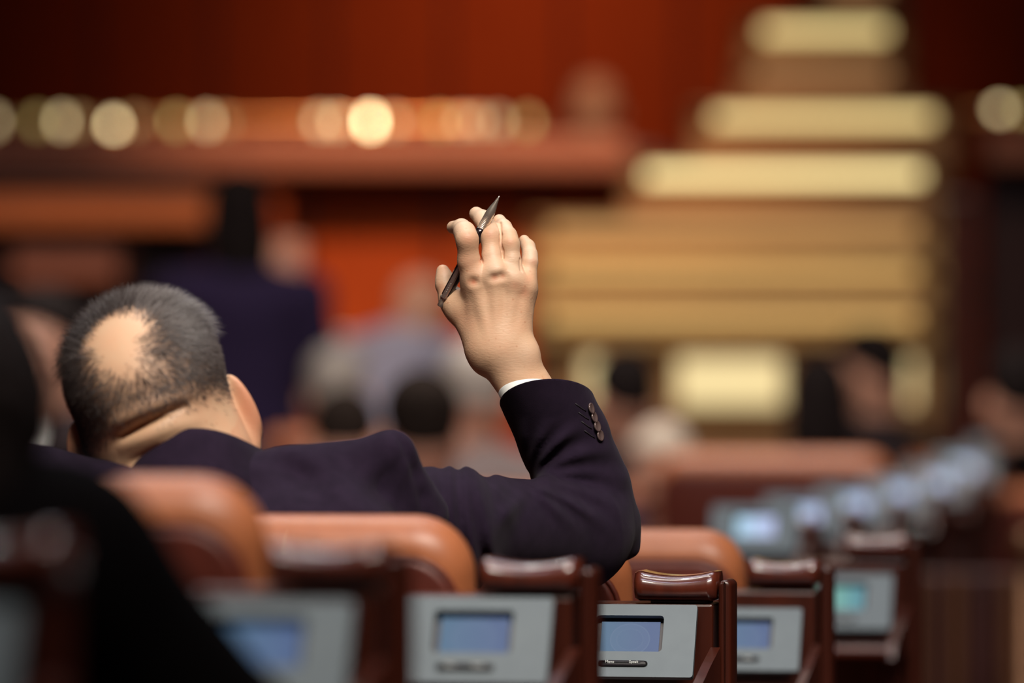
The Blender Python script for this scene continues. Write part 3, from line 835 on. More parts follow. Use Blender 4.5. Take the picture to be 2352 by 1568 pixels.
for k, (x, y, lab) in enumerate(FAR):
    zt = (0.853, 0.845, 0.835, 0.832, 0.835, 0.848, 0.862)[k]
    console(x + 0.044, y, zt + 0.020, -0.052, 'screen_pale', f'glowing console in the curving far line, {lab} from the leather chairs' if k else 'first glowing console of the curving far line, just behind the last big chair', False, 'far consoles along the aisle')
    xr_ = x + 0.044 - 0.036
    for j in range((9, 9, 1, 0, 0, 0, 0)[k], 4):
        if any(math.hypot(xr_ - 0.60 * j - 0.25 - a_, y + 0.36 + 0.1 * j - b_) < 0.62 for a_, b_ in TAKEN): continue
        chair(xr_ - 0.60 * j, y + 0.27 + 0.60 * j * math.sin(YAW) * -1, zt + 0.085, ('aisle-end tan chair', 'second tan chair from the aisle', 'third tan chair from the aisle', 'fourth tan chair from the aisle')[j] + ' in the ' + ('first', 'second', 'third', 'fourth', 'fifth', 'sixth', 'last')[k] + ' of the far rows beyond the elbow', 'chairs in the far rows')
# row desks running left from each near console
for k, (x, y, z, ra, scn, lab) in enumerate(ROWS[:5]):
    if k not in (2, 4): continue
    fz = floor_z(y)
    dk = thing('row_desk', ('dark wooden desk running left from ' + ('the corner console', 'the console by the black suit', 'the soft blue console', 'the sharp console', 'the console with the wooden band')[k]), 'desk', (x - 0.9, y + 0.14, fz), YAW)
    hh = z - fz - 0.045
    bx('front_board', (0, 0, hh / 2), (1.44, 0.022, hh), M['wood_dark'], dk, 0.003)
    bx('top_rail', (0, -0.005, hh + 0.006), (1.44, 0.05, 0.014), M['wood_red'], dk, 0.004)

# slatted partition along the aisle, lower right
pt = thing('aisle_partition', 'dark slatted wooden partition beside the aisle in the lower right corner', 'partition', (0.90, 11.2, floor_z(11.2)))
for i, px in enumerate((2035, 2075, 2115, 2155, 2195, 2235, 2275, 2318, 2362)):
    bx('slat', (px_x(px, 11.2) - 0.90, 0, 0.375), (0.027, 0.02, 0.72), M['slat_brown'] if i in (2, 4, 7) else M['wood_dark'], pt, 0.003)
for zz in (0.05, 0.72): bx('rail', (0.0, 0.022, zz), (0.40, 0.02, 0.04), M['wood_dark'], pt, 0.004)
bp_ = thing('aisle_post', 'brass aisle post at the right picture edge, beside the slatted partition', 'post', (px_x(2362, 10.6), 10.6, floor_z(10.6)))
h_ = px_z(1215, 10.6) - floor_z(10.6)
bm = bmesh.new(); lathe(bm, [(0.07, 0), (0.07, 0.012), (0.02, 0.03), (0.016, h_ - 0.06)], 16); bm_obj('shaft', bm, M['brass_dull'], bp_, smooth=True)
bm = bmesh.new(); lathe(bm, [(0.004, h_ - 0.065), (0.02, h_ - 0.055), (0.03, h_ - 0.032), (0.02, h_ - 0.006), (0.003, h_)], 16); bm_obj('knob', bm, M['brass_dull'], bp_, smooth=True)

#@@MAN
# ------------------------------------------------------------------ the man with the raised hand
def head_field(g, R, c, ears=True):
    """head distance field in its own frame: x right, y forward, z up"""
    X = g.X - c[0]; Y = g.Y - c[1]; Z = g.Z - c[2]
    x = X * R[0][0] + Y * R[1][0] + Z * R[2][0]
    y = X * R[0][1] + Y * R[1][1] + Z * R[2][1]
    z = X * R[0][2] + Y * R[1][2] + Z * R[2][2]
    F = Ell((0, -0.012, 0.021), (0.076, 0.095, 0.079))(x, y, z)
    F = smin(F, Ell((0, 0.030, -0.05), (0.060, 0.062, 0.078))(x, y, z), 0.04)
    F = smin(F, Cone((-0.022, 0.055, -0.105), (0.022, 0.055, -0.105), 0.024, 0.024)(x, y, z), 0.03)
    F = smin(F, Ell((0, -0.045, -0.045), (0.062, 0.055, 0.05))(x, y, z), 0.04)
    for s in (-1, 1):
        F = smin(F, Cone((s * 0.012, 0.084, 0.018), (s * 0.050, 0.066, 0.016), 0.009, 0.008)(x, y, z), 0.015)
        F = smin(F, Ell((s * 0.042, 0.066, -0.03), (0.020, 0.018, 0.016))(x, y, z), 0.02)
        F = smax(F, -Ell((s * 0.031, 0.094, -0.002), (0.015, 0.014, 0.010))(x, y, z), 0.01)
        F = smin(F, Ell((s * 0.031, 0.073, -0.003), (0.0125, 0.0125, 0.0125))(x, y, z), 0.001)
    F = smin(F, Cone((0, 0.088, 0.004), (0, 0.110, -0.036), 0.006, 0.010)(x, y, z), 0.012)
    for s in (-1, 1): F = smin(F, Ell((s * 0.012, 0.099, -0.040), (0.008, 0.010, 0.007))(x, y, z), 0.008)
    F = smin(F, Cone((-0.020, 0.084, -0.068), (0.020, 0.084, -0.068), 0.006, 0.006)(x, y, z), 0.008)
    F = smin(F, Cone((-0.017, 0.083, -0.078), (0.017, 0.083, -0.078), 0.007, 0.007)(x, y, z), 0.006)
    if ears:
        for s in (-1, 1):
            # ear: thin dish leaning out from the head, with a rolled rim and a lobe
            a_ = math.radians(44)
            ue = np.array((s * math.sin(a_), -math.cos(a_), 0.18)); ue /= np.linalg.norm(ue)
            we = np.array((s * math.cos(a_), math.sin(a_), 0.0)); ve = np.cross(ue, we) * (-s); ve = ve if ve[2] > 0 else -ve
            Re = np.stack([ue, we, ve], 1)
            ce = np.array((s * 0.0835, -0.006, -0.032))
            E = Ell(ce, (0.0160, 0.0062, 0.0325), Re)(x, y, z)
            E = smin(E, Ell(ce - ve * 0.027 - ue * 0.006, (0.0085, 0.0060, 0.0105), Re)(x, y, z), 0.006)
            E = smax(E, -Ell(ce + we * 0.0080 - ue * 0.001 + ve * 0.002, (0.0105, 0.0066, 0.0225), Re)(x, y, z), 0.004)
            F = smin(F, E, 0.003)
    return F

ROLL, PITCH = -math.radians(17), math.radians(20)
HR = euler_R(pitch=PITCH, roll=ROLL)          # leaning left and tipped back
HC = W(348, 914, 5.62)
g = Grid((HC.x - 0.125, HC.y - 0.14, HC.z - 0.20), (HC.x + 0.135, HC.y + 0.15, HC.z + 0.13), 0.0021)
g.F = head_field(g, HR, HC).astype(np.float32)
nk_b = W(438, 1110, 5.60)
nk_a = Vector(HR @ np.array((0, -0.022, -0.045))) + HC
g.add(Cone(nk_a, nk_b, 0.060, 0.066), 0.045)
# rolls and creases at the back of the neck
def HL(x, y, z): return Vector(HR @ np.array((x, y, z))) + HC
def groove(g, pts, d0, amp, w, ymax):
    """press (amp > 0) or raise (amp < 0) a soft line into the near side of a form, tapering at both ends"""
    P = [W(px, py, d0) for px, py in pts]
    X2 = g.X[:, :, 0][:, 0][:, None]; Z2 = g.Z[0, 0][None, :]
    best = np.full((g.n[0], g.n[2]), 9.0, np.float32); tt = np.zeros_like(best); n = len(P) - 1
    for i, (a, b) in enumerate(zip(P, P[1:])):
        dx, dz = b.x - a.x, b.z - a.z; L = dx * dx + dz * dz
        t = np.clip(((X2 - a.x) * dx + (Z2 - a.z) * dz) / L, 0, 1)
        d = np.hypot(X2 - a.x - t * dx, Z2 - a.z - t * dz)
        m = d < best; best = np.where(m, d, best); tt = np.where(m, (i + t) / n, tt)
    f = amp * np.exp(-(best / w) ** 2) * np.sin(np.pi * np.clip(tt, 0.02, 0.98)) ** 0.6
    g.F += (f[:, None, :] * (g.Y < ymax)).astype(np.float32)
groove(g, ((240, 985), (300, 955), (360, 928), (440, 905)), 5.53, -0.0042, 0.0085, 5.60)
groove(g, ((262, 1036), (330, 1008), (400, 980), (470, 962)), 5.53, -0.0040, 0.0085, 5.60)
groove(g, ((268, 1008), (300, 990), (345, 966), (390, 944), (436, 926)), 5.53, 0.0075, 0.0042, 5.60)
groove(g, ((290, 1068), (360, 1034), (440, 1008)), 5.53, 0.0030, 0.0040, 5.60)
HEAD_V, HEAD_Q = surface_nets(g.F, g.lo, g.h)

# ---- hand and forearm
DH = 5.86
def J(px, py, dy): return W(px, py, DH + dy)
g = Grid(tuple(J(985, 1000, -0.055)), tuple(Vector((J(1330, 1000, 0).x, 5.955, J(1000, 455, 0).z))), 0.00085)
palm_pts = ((1092, 652, 0.010, 0.0128), (1135, 640, 0.006, 0.0128), (1177, 652, 0.009, 0.0122), (1203, 668, 0.015, 0.0110))
wrist_pts = ((1112, 792, 0.010, 0.0125), (1135, 800, 0.006, 0.0135), (1163, 800, 0.007, 0.0135), (1186, 790, 0.011, 0.0125))
for (ax, ay, ad, ar), (bx_, by, bd, br) in zip(palm_pts, wrist_pts):
    g.add(Cone(J(ax, ay, ad), J(bx_, by, bd), ar, br), 0.016)
g.add(Cone(J(1122, 690, 0.022), J(1140, 780, 0.018), 0.014, 0.012), 0.016)
g.add(Cone(J(1185, 700, 0.022), J(1175, 780, 0.018), 0.013, 0.012), 0.016)
# thenar mound to the thumb base
g.add(Cone(J(1054, 706, 0.030), J(1102, 792, 0.014), 0.0125, 0.0140), 0.016)
g.add(Cone(J(1052, 702, 0.030), J(1100, 690, 0.020), 0.0100, 0.012), 0.014)
# wrist and forearm
fdir = (J(1240, 945, 0.010) - J(1150, 808, 0.008)).normalized()
nrm = Vector((0, 1, 0)); nrm = (nrm - fdir * nrm.dot(fdir)).normalized()
g.add(Cone(J(1152, 806, 0.009), J(1242, 940, 0.014), 0.0285, 0.0265, (np.array(nrm, np.float32), 0.78)), 0.016)
g.add(Ell(J(1211, 812, 0.004), (0.010, 0.010, 0.012)), 0.014)         # ulna head
g.add(Ell(J(1108, 820, 0.012), (0.009, 0.010, 0.014)), 0.014)
PALM = g.F.copy()
fingers = {   # joint list (px, py, depth, radius)
    'index': [(1090, 645, 0.008, 0.0128), (1077, 600, 0.001, 0.0110), (1073, 550, -0.006, 0.0110), (1067, 533, 0.002, 0.0105), (1060, 523, 0.020, 0.0086), (1041, 522, 0.036, 0.0068)],
    'middle': [(1134, 632, 0.004, 0.0128), (1130, 590, 0.006, 0.0098), (1126, 542, 0.012, 0.0098), (1120, 524, 0.019, 0.0092), (1109, 503, 0.033, 0.0085), (1094, 491, 0.046, 0.0074)],
    'ring': [(1177, 645, 0.008, 0.0118), (1175, 600, 0.007, 0.0092), (1171, 560, 0.009, 0.0093), (1167, 541, 0.014, 0.0085), (1157, 523, 0.024, 0.0078), (1147, 507, 0.036, 0.0068)],
    'little': [(1207, 662, 0.015, 0.0104), (1213, 628, 0.015, 0.0080), (1217, 602, 0.017, 0.0077), (1217, 584, 0.021, 0.0070), (1213, 566, 0.028, 0.0064), (1204, 552, 0.037, 0.0057)],
    'thumb': [(1056, 706, 0.030, 0.0122), (1032, 682, 0.034, 0.0098), (1021, 654, 0.036, 0.0087), (1021, 638, 0.038, 0.0083), (1017, 622, 0.040, 0.0066)],
}
for fname, js in fingers.items():
    prims = [Cone(J(a[0], a[1], a[2]), J(b[0], b[1], b[2]), a[3], b[3]) for a, b in zip(js, js[1:])]
    lo = np.min([p.lo for p in prims], 0); hi = np.max([p.hi for p in prims], 0)
    s = g.sl(lo, hi, 0.016)
    T = np.full(g.F[s].shape, 1.0, np.float32); xyz = g.xyz(s)
    for p in prims: T = smin(T, p(*xyz), 0.005)
    g.F[s] = np.minimum(g.F[s], smin(T, PALM[s], 0.013 if fname != 'thumb' else 0.014))
# knuckle bumps, hollows between them, tendons
for px, py, dy, r in ((1092, 636, -0.001, 0.0070), (1140, 622, -0.005, 0.0075), (1180, 640, -0.002, 0.0065), (1209, 655, 0.005, 0.0060)):
    g.add(Ell(J(px, py, dy), (r, r * 0.8, r)), 0.012)
for px, py, dy, r in ((1087, 648, -0.0012, 0.0023), (1135, 639, -0.0012, 0.0024), (1155, 634, -0.0010, 0.0016)):
    g.cut(Ell(g.front(J(px, py, 0), -dy * 0.6), (r * 1.3, r * 0.9, r)), 0.008)
for (ax, ay, ad), (bx_, by, bd) in (((1096, 665, -0.0025), (1128, 785, -0.0065)), ((1138, 655, -0.0060), (1142, 790, -0.0068)), ((1178, 668, -0.0025), (1160, 790, -0.0060)), ((1205, 685, 0.004), (1178, 788, -0.002))):
    g.add(Cone(J(ax, ay, ad + 0.0012), J(bx_, by, bd + 0.0012), 0.0022, 0.0018), 0.009)
for line in (((1148, 512), (1151, 540), (1154, 572), (1155, 592)), ((1105, 590), (1106, 602)), ((1195, 596), (1197, 622))):   # clefts between the fingers
    pts_ = [g.front(J(px, py, 0), -0.0006) for px, py in line]
    for p, q in zip(pts_, pts_[1:]): g.cut(Cone(p, q, 0.0014, 0.0014), 0.002)
HAND_V, HAND_Q = surface_nets(g.F, g.lo, g.h)
del PALM

# ---- the rest of the body under the clothes (coarse)
S_R = W(905, 1118, 5.63); EL = W(1398, 1216, 5.945); WR = J(1275, 985, 0.024)
fz = floor_z(5.5)
hipc = Vector((-0.27, 5.50, fz + 0.52))
NB = nk_b
S_L = Vector((-0.475, 5.56, 0.985))
EL_L = Vector((-0.53, 5.66, 0.74)); WR_L = Vector((-0.43, 5.86, 0.71))
g = Grid((-0.70, 5.28, fz - 0.01), (0.22, 6.18, 1.12), 0.0085)
g.add(Cone(nk_a, NB + Vector((0, 0, -0.09)), 0.054, 0.060), 0.02)
g.add(Cone(S_L - Vector((0, 0, 0.03)), W(780, 1210, 5.60), 0.040, 0.030), 0.03)
g.add(Cone(NB + Vector((0.02, 0, -0.20)), hipc, 0.095, 0.115), 0.04)
g.add(Cone(W(880, 1195, 5.66), W(1010, 1228, 5.73), 0.026, 0.032), 0.02); g.add(Cone(W(1010, 1222, 5.72), W(1365, 1222, 5.92), 0.034, 0.028), 0.02); g.add(Cone(W(1365, 1215, 5.92), WR, 0.028, 0.024), 0.015); g.add(Cone(WR, J(1238, 932, 0.014), 0.024, 0.021), 0.01)
g.add(Cone(S_L, EL_L, 0.046, 0.038), 0.03); g.add(Cone(EL_L, WR_L, 0.037, 0.026), 0.02)
g.add(Ell(WR_L + Vector((0.04, 0.06, 0)), (0.04, 0.05, 0.016)), 0.015)
for i in range(4): g.add(Cone(WR_L + Vector((0.05 + 0.0 * i, 0.085 - 0.0 * i, 0)) + Vector((0.018 * i - 0.03, 0.01 - 0.004 * abs(i - 1), 0)), WR_L + Vector((0.065 + 0.018 * i - 0.03, 0.155 - 0.01 * abs(i - 1), -0.012)), 0.009, 0.0075), 0.004)
g.add(Cone(WR_L + Vector((0.05, 0.03, 0)), WR_L + Vector((0.095, 0.075, -0.005)), 0.011, 0.009), 0.006)
for s in (-1, 1):
    hp = hipc + Vector((s * 0.09, 0, -0.02)); kn = Vector((hp.x + s * 0.03, 5.92, fz + 0.50)); an = Vector((kn.x, 5.90, fz + 0.09))
    g.add(Cone(hp, kn, 0.075, 0.052), 0.04); g.add(Cone(kn, an, 0.048, 0.034), 0.02)
    g.add(Cone(an + Vector((0, -0.02, -0.045)), an + Vector((0, 0.14, -0.055)), 0.032, 0.026), 0.02)
BODY_V, BODY_Q = surface_nets(g.F, g.lo, g.h)
V, Q = join_parts([(HAND_V, HAND_Q), (HEAD_V, HEAD_Q), (BODY_V, BODY_Q)])
nh, nd = len(HAND_V), len(HEAD_V)
man_me = np_mesh('person', V, Q)
flush = np.zeros(len(V)); pale = np.zeros(len(V)); scalp = np.zeros(len(V))
for px, py, r, a in ((1088, 647, 0.0032, 0.75), (1079, 646, 0.004, 0.35), (1136, 636, 0.0034, 0.70), (1155, 633, 0.0026, 0.5), (1184, 653, 0.0055, 0.28), (1206, 672, 0.006, 0.30), (1213, 640, 0.005, 0.25), (1075, 547, 0.0075, 0.40), (1127, 537, 0.006, 0.35), (1171, 557, 0.0055, 0.35), (1226, 600, 0.004, 0.5),
                      (1075, 600, 0.014, 0.22), (1018, 620, 0.006, 0.25), (1012, 660, 0.006, 0.3), (1050, 740, 0.02, 0.15), (1104, 600, 0.003, 0.5)):
    p = W(px, py, DH)
    dd = (V[:nh, 0] - p.x) ** 2 + (V[:nh, 2] - p.z) ** 2
    flush[:nh] = np.maximum(flush[:nh], a * np.exp(-dd / (r * r)))
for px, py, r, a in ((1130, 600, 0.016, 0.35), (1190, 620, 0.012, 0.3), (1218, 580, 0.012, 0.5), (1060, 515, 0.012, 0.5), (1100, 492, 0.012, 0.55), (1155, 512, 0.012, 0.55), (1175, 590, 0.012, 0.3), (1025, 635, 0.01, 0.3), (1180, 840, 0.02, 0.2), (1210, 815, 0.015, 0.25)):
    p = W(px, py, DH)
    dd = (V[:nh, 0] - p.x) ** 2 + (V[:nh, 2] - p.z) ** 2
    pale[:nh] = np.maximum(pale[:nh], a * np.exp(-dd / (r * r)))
hv = (V[nh:nh + nd] - np.array(HC)) @ HR          # head frame coordinates
def hair_density(P):
    """how thick the hair grows at a head-frame point: bald crown, sides and nape hairline"""
    x, y, z = P[:, 0], P[:, 1], P[:, 2]
    up = z * 0.94 + y * 0.342            # height as seen from behind the tipped head
    bald = np.exp(-(((x + 0.012 - 0.25 * (up - 0.06)) / 0.043) ** 2 + ((up - 0.062) / np.where(up > 0.062, 0.034, 0.040)) ** 2) ** np.where(up > 0.062, 2.2, 1.1)) * (1 / (1 + np.exp((y - 0.012) / 0.006)))
    thin = np.exp(-(((x - 0.010) / 0.045) ** 2 + ((up - 0.022) / 0.020) ** 2)) * (y < -0.03) * 0.45
    low = 1 / (1 + np.exp(-(up + 0.004 - 0.5 * np.minimum(x + 0.025, 0) * -1 * -1 + 0.22 * np.maximum(x - 0.03, 0) + 0.003 * np.sin(x * 70)) / 0.0050))
    face = 1 / (1 + np.exp((y - 0.050 - 0.25 * np.clip(z, 0, 1)) / 0.006))
    ear = (np.abs(x) < 0.0775).astype(float) * (1 - np.exp(-(((np.abs(x) - 0.078) / 0.010) ** 2 + ((y + 0.002) / 0.022) ** 2 + ((z + 0.030) / 0.040) ** 2) ** 2))
    return np.clip((1 - 1.1 * bald) - thin, 0, 1) * low * face * ear
dens = hair_density(hv)
upv = hv[:, 2] * 0.94 + hv[:, 1] * 0.342
stub = 0.50 / (1 + np.exp(-(upv + 0.020) / 0.006)) * (1 / (1 + np.exp((hv[:, 1] - 0.02) / 0.01))) * (np.abs(hv[:, 0]) < 0.0765) * (upv < 0.02)
scalp[nh:nh + nd] = np.maximum(np.clip(dens, 0, 1) * 0.72, stub)
er = np.exp(-(((np.abs(hv[:, 0]) - 0.092) / 0.012) ** 2 + ((hv[:, 2] + 0.030) / 0.05) ** 2) ** 2)
flush[nh:nh + nd] = np.maximum(0.55 * er, 0.22 * (hv[:, 2] < -0.03))
for n_, a_ in (('flush', flush), ('pale', pale), ('scalp', scalp)): vattr(man_me, n_, a_)
man = mesh_obj('person', man_me, M['skin'])
tag(man, 'balding man in a navy suit seen from behind, right hand raised with a pen', 'person')

# ---- hair strands grown from the scalp
def strands(name, V, Q, dens_v, R, c, n, parent):
    tri = V[Q]
    area = np.linalg.norm(np.cross(tri[:, 1] - tri[:, 0], tri[:, 2] - tri[:, 0]), axis=1)
    w = area * dens_v[Q].mean(1); w /= w.sum()
    f = RNG.choice(len(Q), n, p=w)
    u = RNG.random((n, 2))
    A = tri[f]
    P = (A[:, 0] * (1 - u[:, :1]) * (1 - u[:, 1:]) + A[:, 1] * u[:, :1] * (1 - u[:, 1:]) + A[:, 2] * u[:, :1] * u[:, 1:] + A[:, 3] * (1 - u[:, :1]) * u[:, 1:])
    N = np.cross(A[:, 1] - A[:, 0], A[:, 3] - A[:, 0]); N /= np.linalg.norm(N, axis=1)[:, None] + 1e-12
    hl = (P - np.array(c)) @ R
    # combing: away from the crown in every direction
    topm = (hl[:, 2] > 0.055) & (hl[:, 1] > -0.02)
    down = hl - np.array((-0.012, -0.070, 0.085)); down /= np.linalg.norm(down, axis=1)[:, None] + 1e-9
    down = down @ R.T
    down += RNG.normal(0, 0.35, (n, 3))
    T = down - N * (down * N).sum(1)[:, None]; T /= np.linalg.norm(T, axis=1)[:, None] + 1e-9
    low = np.clip((hl[:, 2] * 0.94 + hl[:, 1] * 0.342 + 0.005) / 0.07, 0.05, 1)
    Ls = (0.0042 + 0.0135 * low) * RNG.uniform(0.7, 1.3, n)
    Ls[topm] *= 1.7
    side = np.cross(T, N)
    verts = np.empty((n, 9, 3)); 
    for s_, (lf, out, wd) in enumerate(((0.0, -0.02, 1.0), (0.5, 0.42, 0.8), (1.0, 0.72, 0.12))):
        ctr = P + (T * lf * 0.85 + N * (out * 0.62)) * Ls[:, None]
        rad = 0.00020 * wd
        for k in range(3):
            a = 2 * math.pi * k / 3
            verts[:, s_ * 3 + k] = ctr + rad * (math.cos(a) * side + math.sin(a) * np.cross(side, T))
    base = (np.arange(n) * 9)[:, None]
    q = []
    for s_ in range(2):
        for k in range(3):
            q.append(base + np.array([[s_ * 3 + k, s_ * 3 + (k + 1) % 3, s_ * 3 + 3 + (k + 1) % 3, s_ * 3 + 3 + k]]))
    me = np_mesh(name, verts.reshape(-1, 3), np.concatenate(q))
    gx = np.clip(0.12 + 3.0 * np.clip(np.abs(hl[:, 0]) - 0.045, 0, 1) + 5.0 * np.clip(hl[:, 2] - 0.02, 0, 1) * (hl[:, 0] > 0.01) - 2.2 * np.clip(-hl[:, 2], 0, 1) + RNG.normal(0, 0.22, n), 0, 1)
    vattr(me, 'grey', np.repeat(gx, 9))
    return mesh_obj(name, me, M['hair_strand'], parent)
strands('hair', HEAD_V, HEAD_Q, dens, HR, HC, 26000, man)

# ---- sleeve of the raised arm (fine), with its folds
CR = W(1216, 1108, 5.90)
g = Grid((W(885, 0, 5.75).x, 5.55, W(0, 1360, 5.9).z), (W(1480, 0, 5.9).x, 6.03, W(0, 850, 5.85).z), 0.0026)
cuff_c = J(1259, 915, 0.022)
slv_dir = (Vector(EL) - cuff_c).normalized()
g.add(Cone(W(905, 1165, 5.64), W(1010, 1212, 5.70), 0.038, 0.056), 0.03)
g.add(Cone(W(1000, 1213, 5.70), W(1330, 1224, 5.90), 0.0545, 0.0530), 0.03)
g.add(Cone(W(1330, 1222, 5.90), W(1388, 1206, 5.93), 0.0505, 0.0300), 0.03)
g.add(Cone(W(1320, 1284, 5.91), W(1446, 1256, 5.935), 0.0240, 0.0050), 0.018)     # cloth point at the elbow
g.add(Cone(W(1438, 1195, 5.935), W(1448, 1258, 5.935), 0.009, 0.0045), 0.018)
UA = g.F.copy(); g.F[:] = 1.0
g.add(Cone(W(1203, 800, 5.858), W(1296, 1010, 5.90), 0.0462, 0.0468), 0.0)
g.add(Cone(W(1298, 1010, 5.90), W(1345, 1140, 5.92), 0.0468, 0.0480), 0.006)
g.add(Cone(W(1345, 1135, 5.92), W(1385, 1200, 5.93), 0.0475, 0.0330), 0.012)
g.F = smin(g.F, UA, 0.016); del UA
# folds: ridges fanning out of the crook of the arm, seen in the plane of the arm
X, Y, Z = g.X, g.Y, g.Z
u = (X - CR.x) + 0 * Z; v = (Z - CR.z) + 0 * X
rr = np.sqrt(u * u + v * v) + 1e-6; th = np.degrees(np.arctan2(v, u))
disp = np.zeros(np.broadcast_shapes(u.shape, v.shape), np.float32)
for t0, bend, wdt, amp, r0, r1 in ((100, -60, 9, 0.0018, 0.03, 0.075), (84, -150, 8, 0.0026, 0.026, 0.075), (66, -200, 7, 0.0042, 0.022, 0.075), (44, -260, 9, 0.0042, 0.017, 0.085),
                                   (24, -230, 9, 0.0036, 0.016, 0.090), (0, -160, 9, 0.0034, 0.016, 0.095), (-18, -120, 7, 0.0036, 0.012, 0.085), (-40, -60, 9, 0.0026, 0.015, 0.06), (-130, 0, 12, 0.0022, 0.02, 0.06)):
    cen = t0 + bend * rr
    dth = (th - cen + 180) % 360 - 180
    wl = wdt * (0.6 + 0.02 / rr)
    env = np.clip((rr - 0.3 * r0) / r0, 0, 1) * np.clip((r1 + 0.02 - rr) / 0.045, 0, 1)
    disp += 1.9 * amp * env * (np.exp(-(dth / wl) ** 2) - 0.32 * np.exp(-((dth - 1.6 * wl) / wl) ** 2))
# vertical drag folds round the upper arm
for px0, slope, amp, wd_ in ((1040, 0.10, 0.0026, 0.006), (1072, 0.22, 0.0040, 0.006), (1098, 0.42, 0.0034, 0.007), (1150, 0.9, 0.0022, 0.009)):
    xx = X - (W(px0, 0, 5.73).x) - slope * (W(0, 1110, 5.73).z - Z) * 0.5
    env = np.clip((W(1200, 0, 5.8).x - X) / 0.03, 0, 1)
    disp += 1.5 * amp * env * (np.exp(-(xx / wd_) ** 2) - 0.6 * np.exp(-((xx + 1.7 * wd_) / wd_) ** 2))
g.F -= disp * np.clip((W(0, 955, 5.9).z - Z) / 0.022, 0, 1)
# seam line along the under side of the sleeve
# cut the cuff square and hollow it out
cuff_n = (W(1218, 838, 5.856) - W(1290, 1005, 5.895)).normalized()
E1 = W(1152, 922, 5.862); E2 = W(1360, 889, 5.868)
ctop = W(1252, 866, 5.832)
# plane through the two cuff corners, tipped so that the near lip bulges upward
a_ = (E2 - E1).normalized(); near = Vector((0, -1, 0.40)).normalized()
pn = a_.cross(near); pn = pn if pn.z > 0 else -pn; pn.normalize()
btn = []
for px, py in ((1355, 938), (1362, 958), (1369, 979), (1376, 1000)):
    p = g.front(W(px, py, 5.87)); n_ = g.normal(p); btn.append((p + n_ * 0.0018, n_))
holes = [[g.front(W(px - 34, py - 12, 5.87), 0.0001), g.front(W(px - 26, py - 6, 5.87), 0.0001), g.front(W(px - 18, py, 5.87), 0.0001), g.front(W(px - 10, py + 5, 5.87), 0.0001)] for px, py in ((1355, 938), (1362, 958), (1369, 979), (1376, 1000))]
def cut_hem(me, co, no, axis, inset=0.80, depth=0.014):
    """cut a sleeve mesh square and turn the hem inside"""
    bm = bmesh.new(); bm.from_mesh(me)
    bmesh.ops.bisect_plane(bm, geom=bm.verts[:] + bm.edges[:] + bm.faces[:], plane_co=co, plane_no=no, clear_outer=True, dist=1e-6)
    bound = [e for e in bm.edges if len(e.link_faces) == 1 and all(abs((v.co - co).dot(no)) < 2e-4 for v in e.verts)]
    vs_ = {v for e in bound for v in e.verts}
    c = sum((v.co for v in vs_), Vector()) / len(vs_)
    for f_, d_ in ((0.975, -0.0008), (inset, 0.006), (inset - 0.01, depth)):
        ex = bmesh.ops.extrude_edge_only(bm, edges=bound)
        nv = [q for q in ex['geom'] if isinstance(q, bmesh.types.BMVert)]
        for v in nv: pass
        bound = [q for q in ex['geom'] if isinstance(q, bmesh.types.BMEdge) and q.verts[0] in nv and q.verts[1] in nv]
        for v in nv:
            base = v.co - Vector(axis) * (v.co - c).dot(axis)
            v.co = v.co + (c - v.co) * (1 - f_) * 0.5 - Vector(axis) * (d_ * 0.5)
    bmesh.ops.recalc_face_normals(bm, faces=bm.faces)
    for f in bm.faces: f.smooth = True
    bm.to_mesh(me); bm.free(); return me
sleeve_r = mesh_obj('sleeve', cut_hem(g.mesh('sleeve'), E1, pn, (W(1215, 820, 5.862) - W(1290, 1005, 5.895)).normalized()), M['suit'], man)

# ---- white shirt cuff
bm = bmesh.new()
ca, cb = W(1220, 900, 5.868), W(1266, 985, 5.886)
ax = (ca - cb).normalized(); uu = Vector((0, 1, 0)); uu = (uu - ax * uu.dot(ax)).normalized(); vv = ax.cross(uu)
rings = []
for (t, rad) in ((0.040, 0.0304), (0.0, 0.0310), (-0.0015, 0.0304), (-0.0015, 0.0294), (0.040, 0.0290)):
    ring = []
    for k in range(48):
        a = 2 * math.pi * k / 48
        p = ca - ax * t + rad * (math.cos(a) * uu * 0.93 + math.sin(a) * vv)
        ring.append(bm.verts.new(p))
    rings.append(ring)
# shear the rim to the same plane as the jacket cuff, a little proud of it
Ew = W(1150, 915, 5.862)
for ring in rings[1:4]:
    for v_ in ring:
        dist = (v_.co - E1).dot(pn) - 0.0058
        v_.co -= ax * (dist / ax.dot(pn))
for A, B in zip(rings, rings[1:]):
    for k in range(48): bm.faces.new((A[k], A[(k + 1) % 48], B[(k + 1) % 48], B[k]))
cuff = bm_obj('shirt_cuff', bm, M['shirt'], man, smooth=True); cuff['label'] = 'white shirt cuff'

# ---- four horn buttons on the sleeve
for i, (px, py) in enumerate(((1357, 938), (1364, 958), (1371, 979), (1378, 1000))):
    bm = bmesh.new(); lathe(bm, [(0.0030, -0.0022), (0.0058, -0.0008), (0.0061, 0.0004), (0.0056, 0.0012), (0.0044, 0.0009), (0.0036, 0.0004)], 20)
    o = bm_obj('button', bm, M['horn'], sleeve_r, smooth=True)
    nv = (btn[i][1] + Vector((0.25, 0.1, 0.15))).normalized()
    o.location = btn[i][0]; o.rotation_euler = nv.to_track_quat('Z', 'Y').to_euler()

for hp3 in holes:
    bm = bmesh.new(); tube(bm, hp3, 0.0007, 6); bm_obj('buttonhole', bm, M['suit_lining'], sleeve_r, smooth=True)
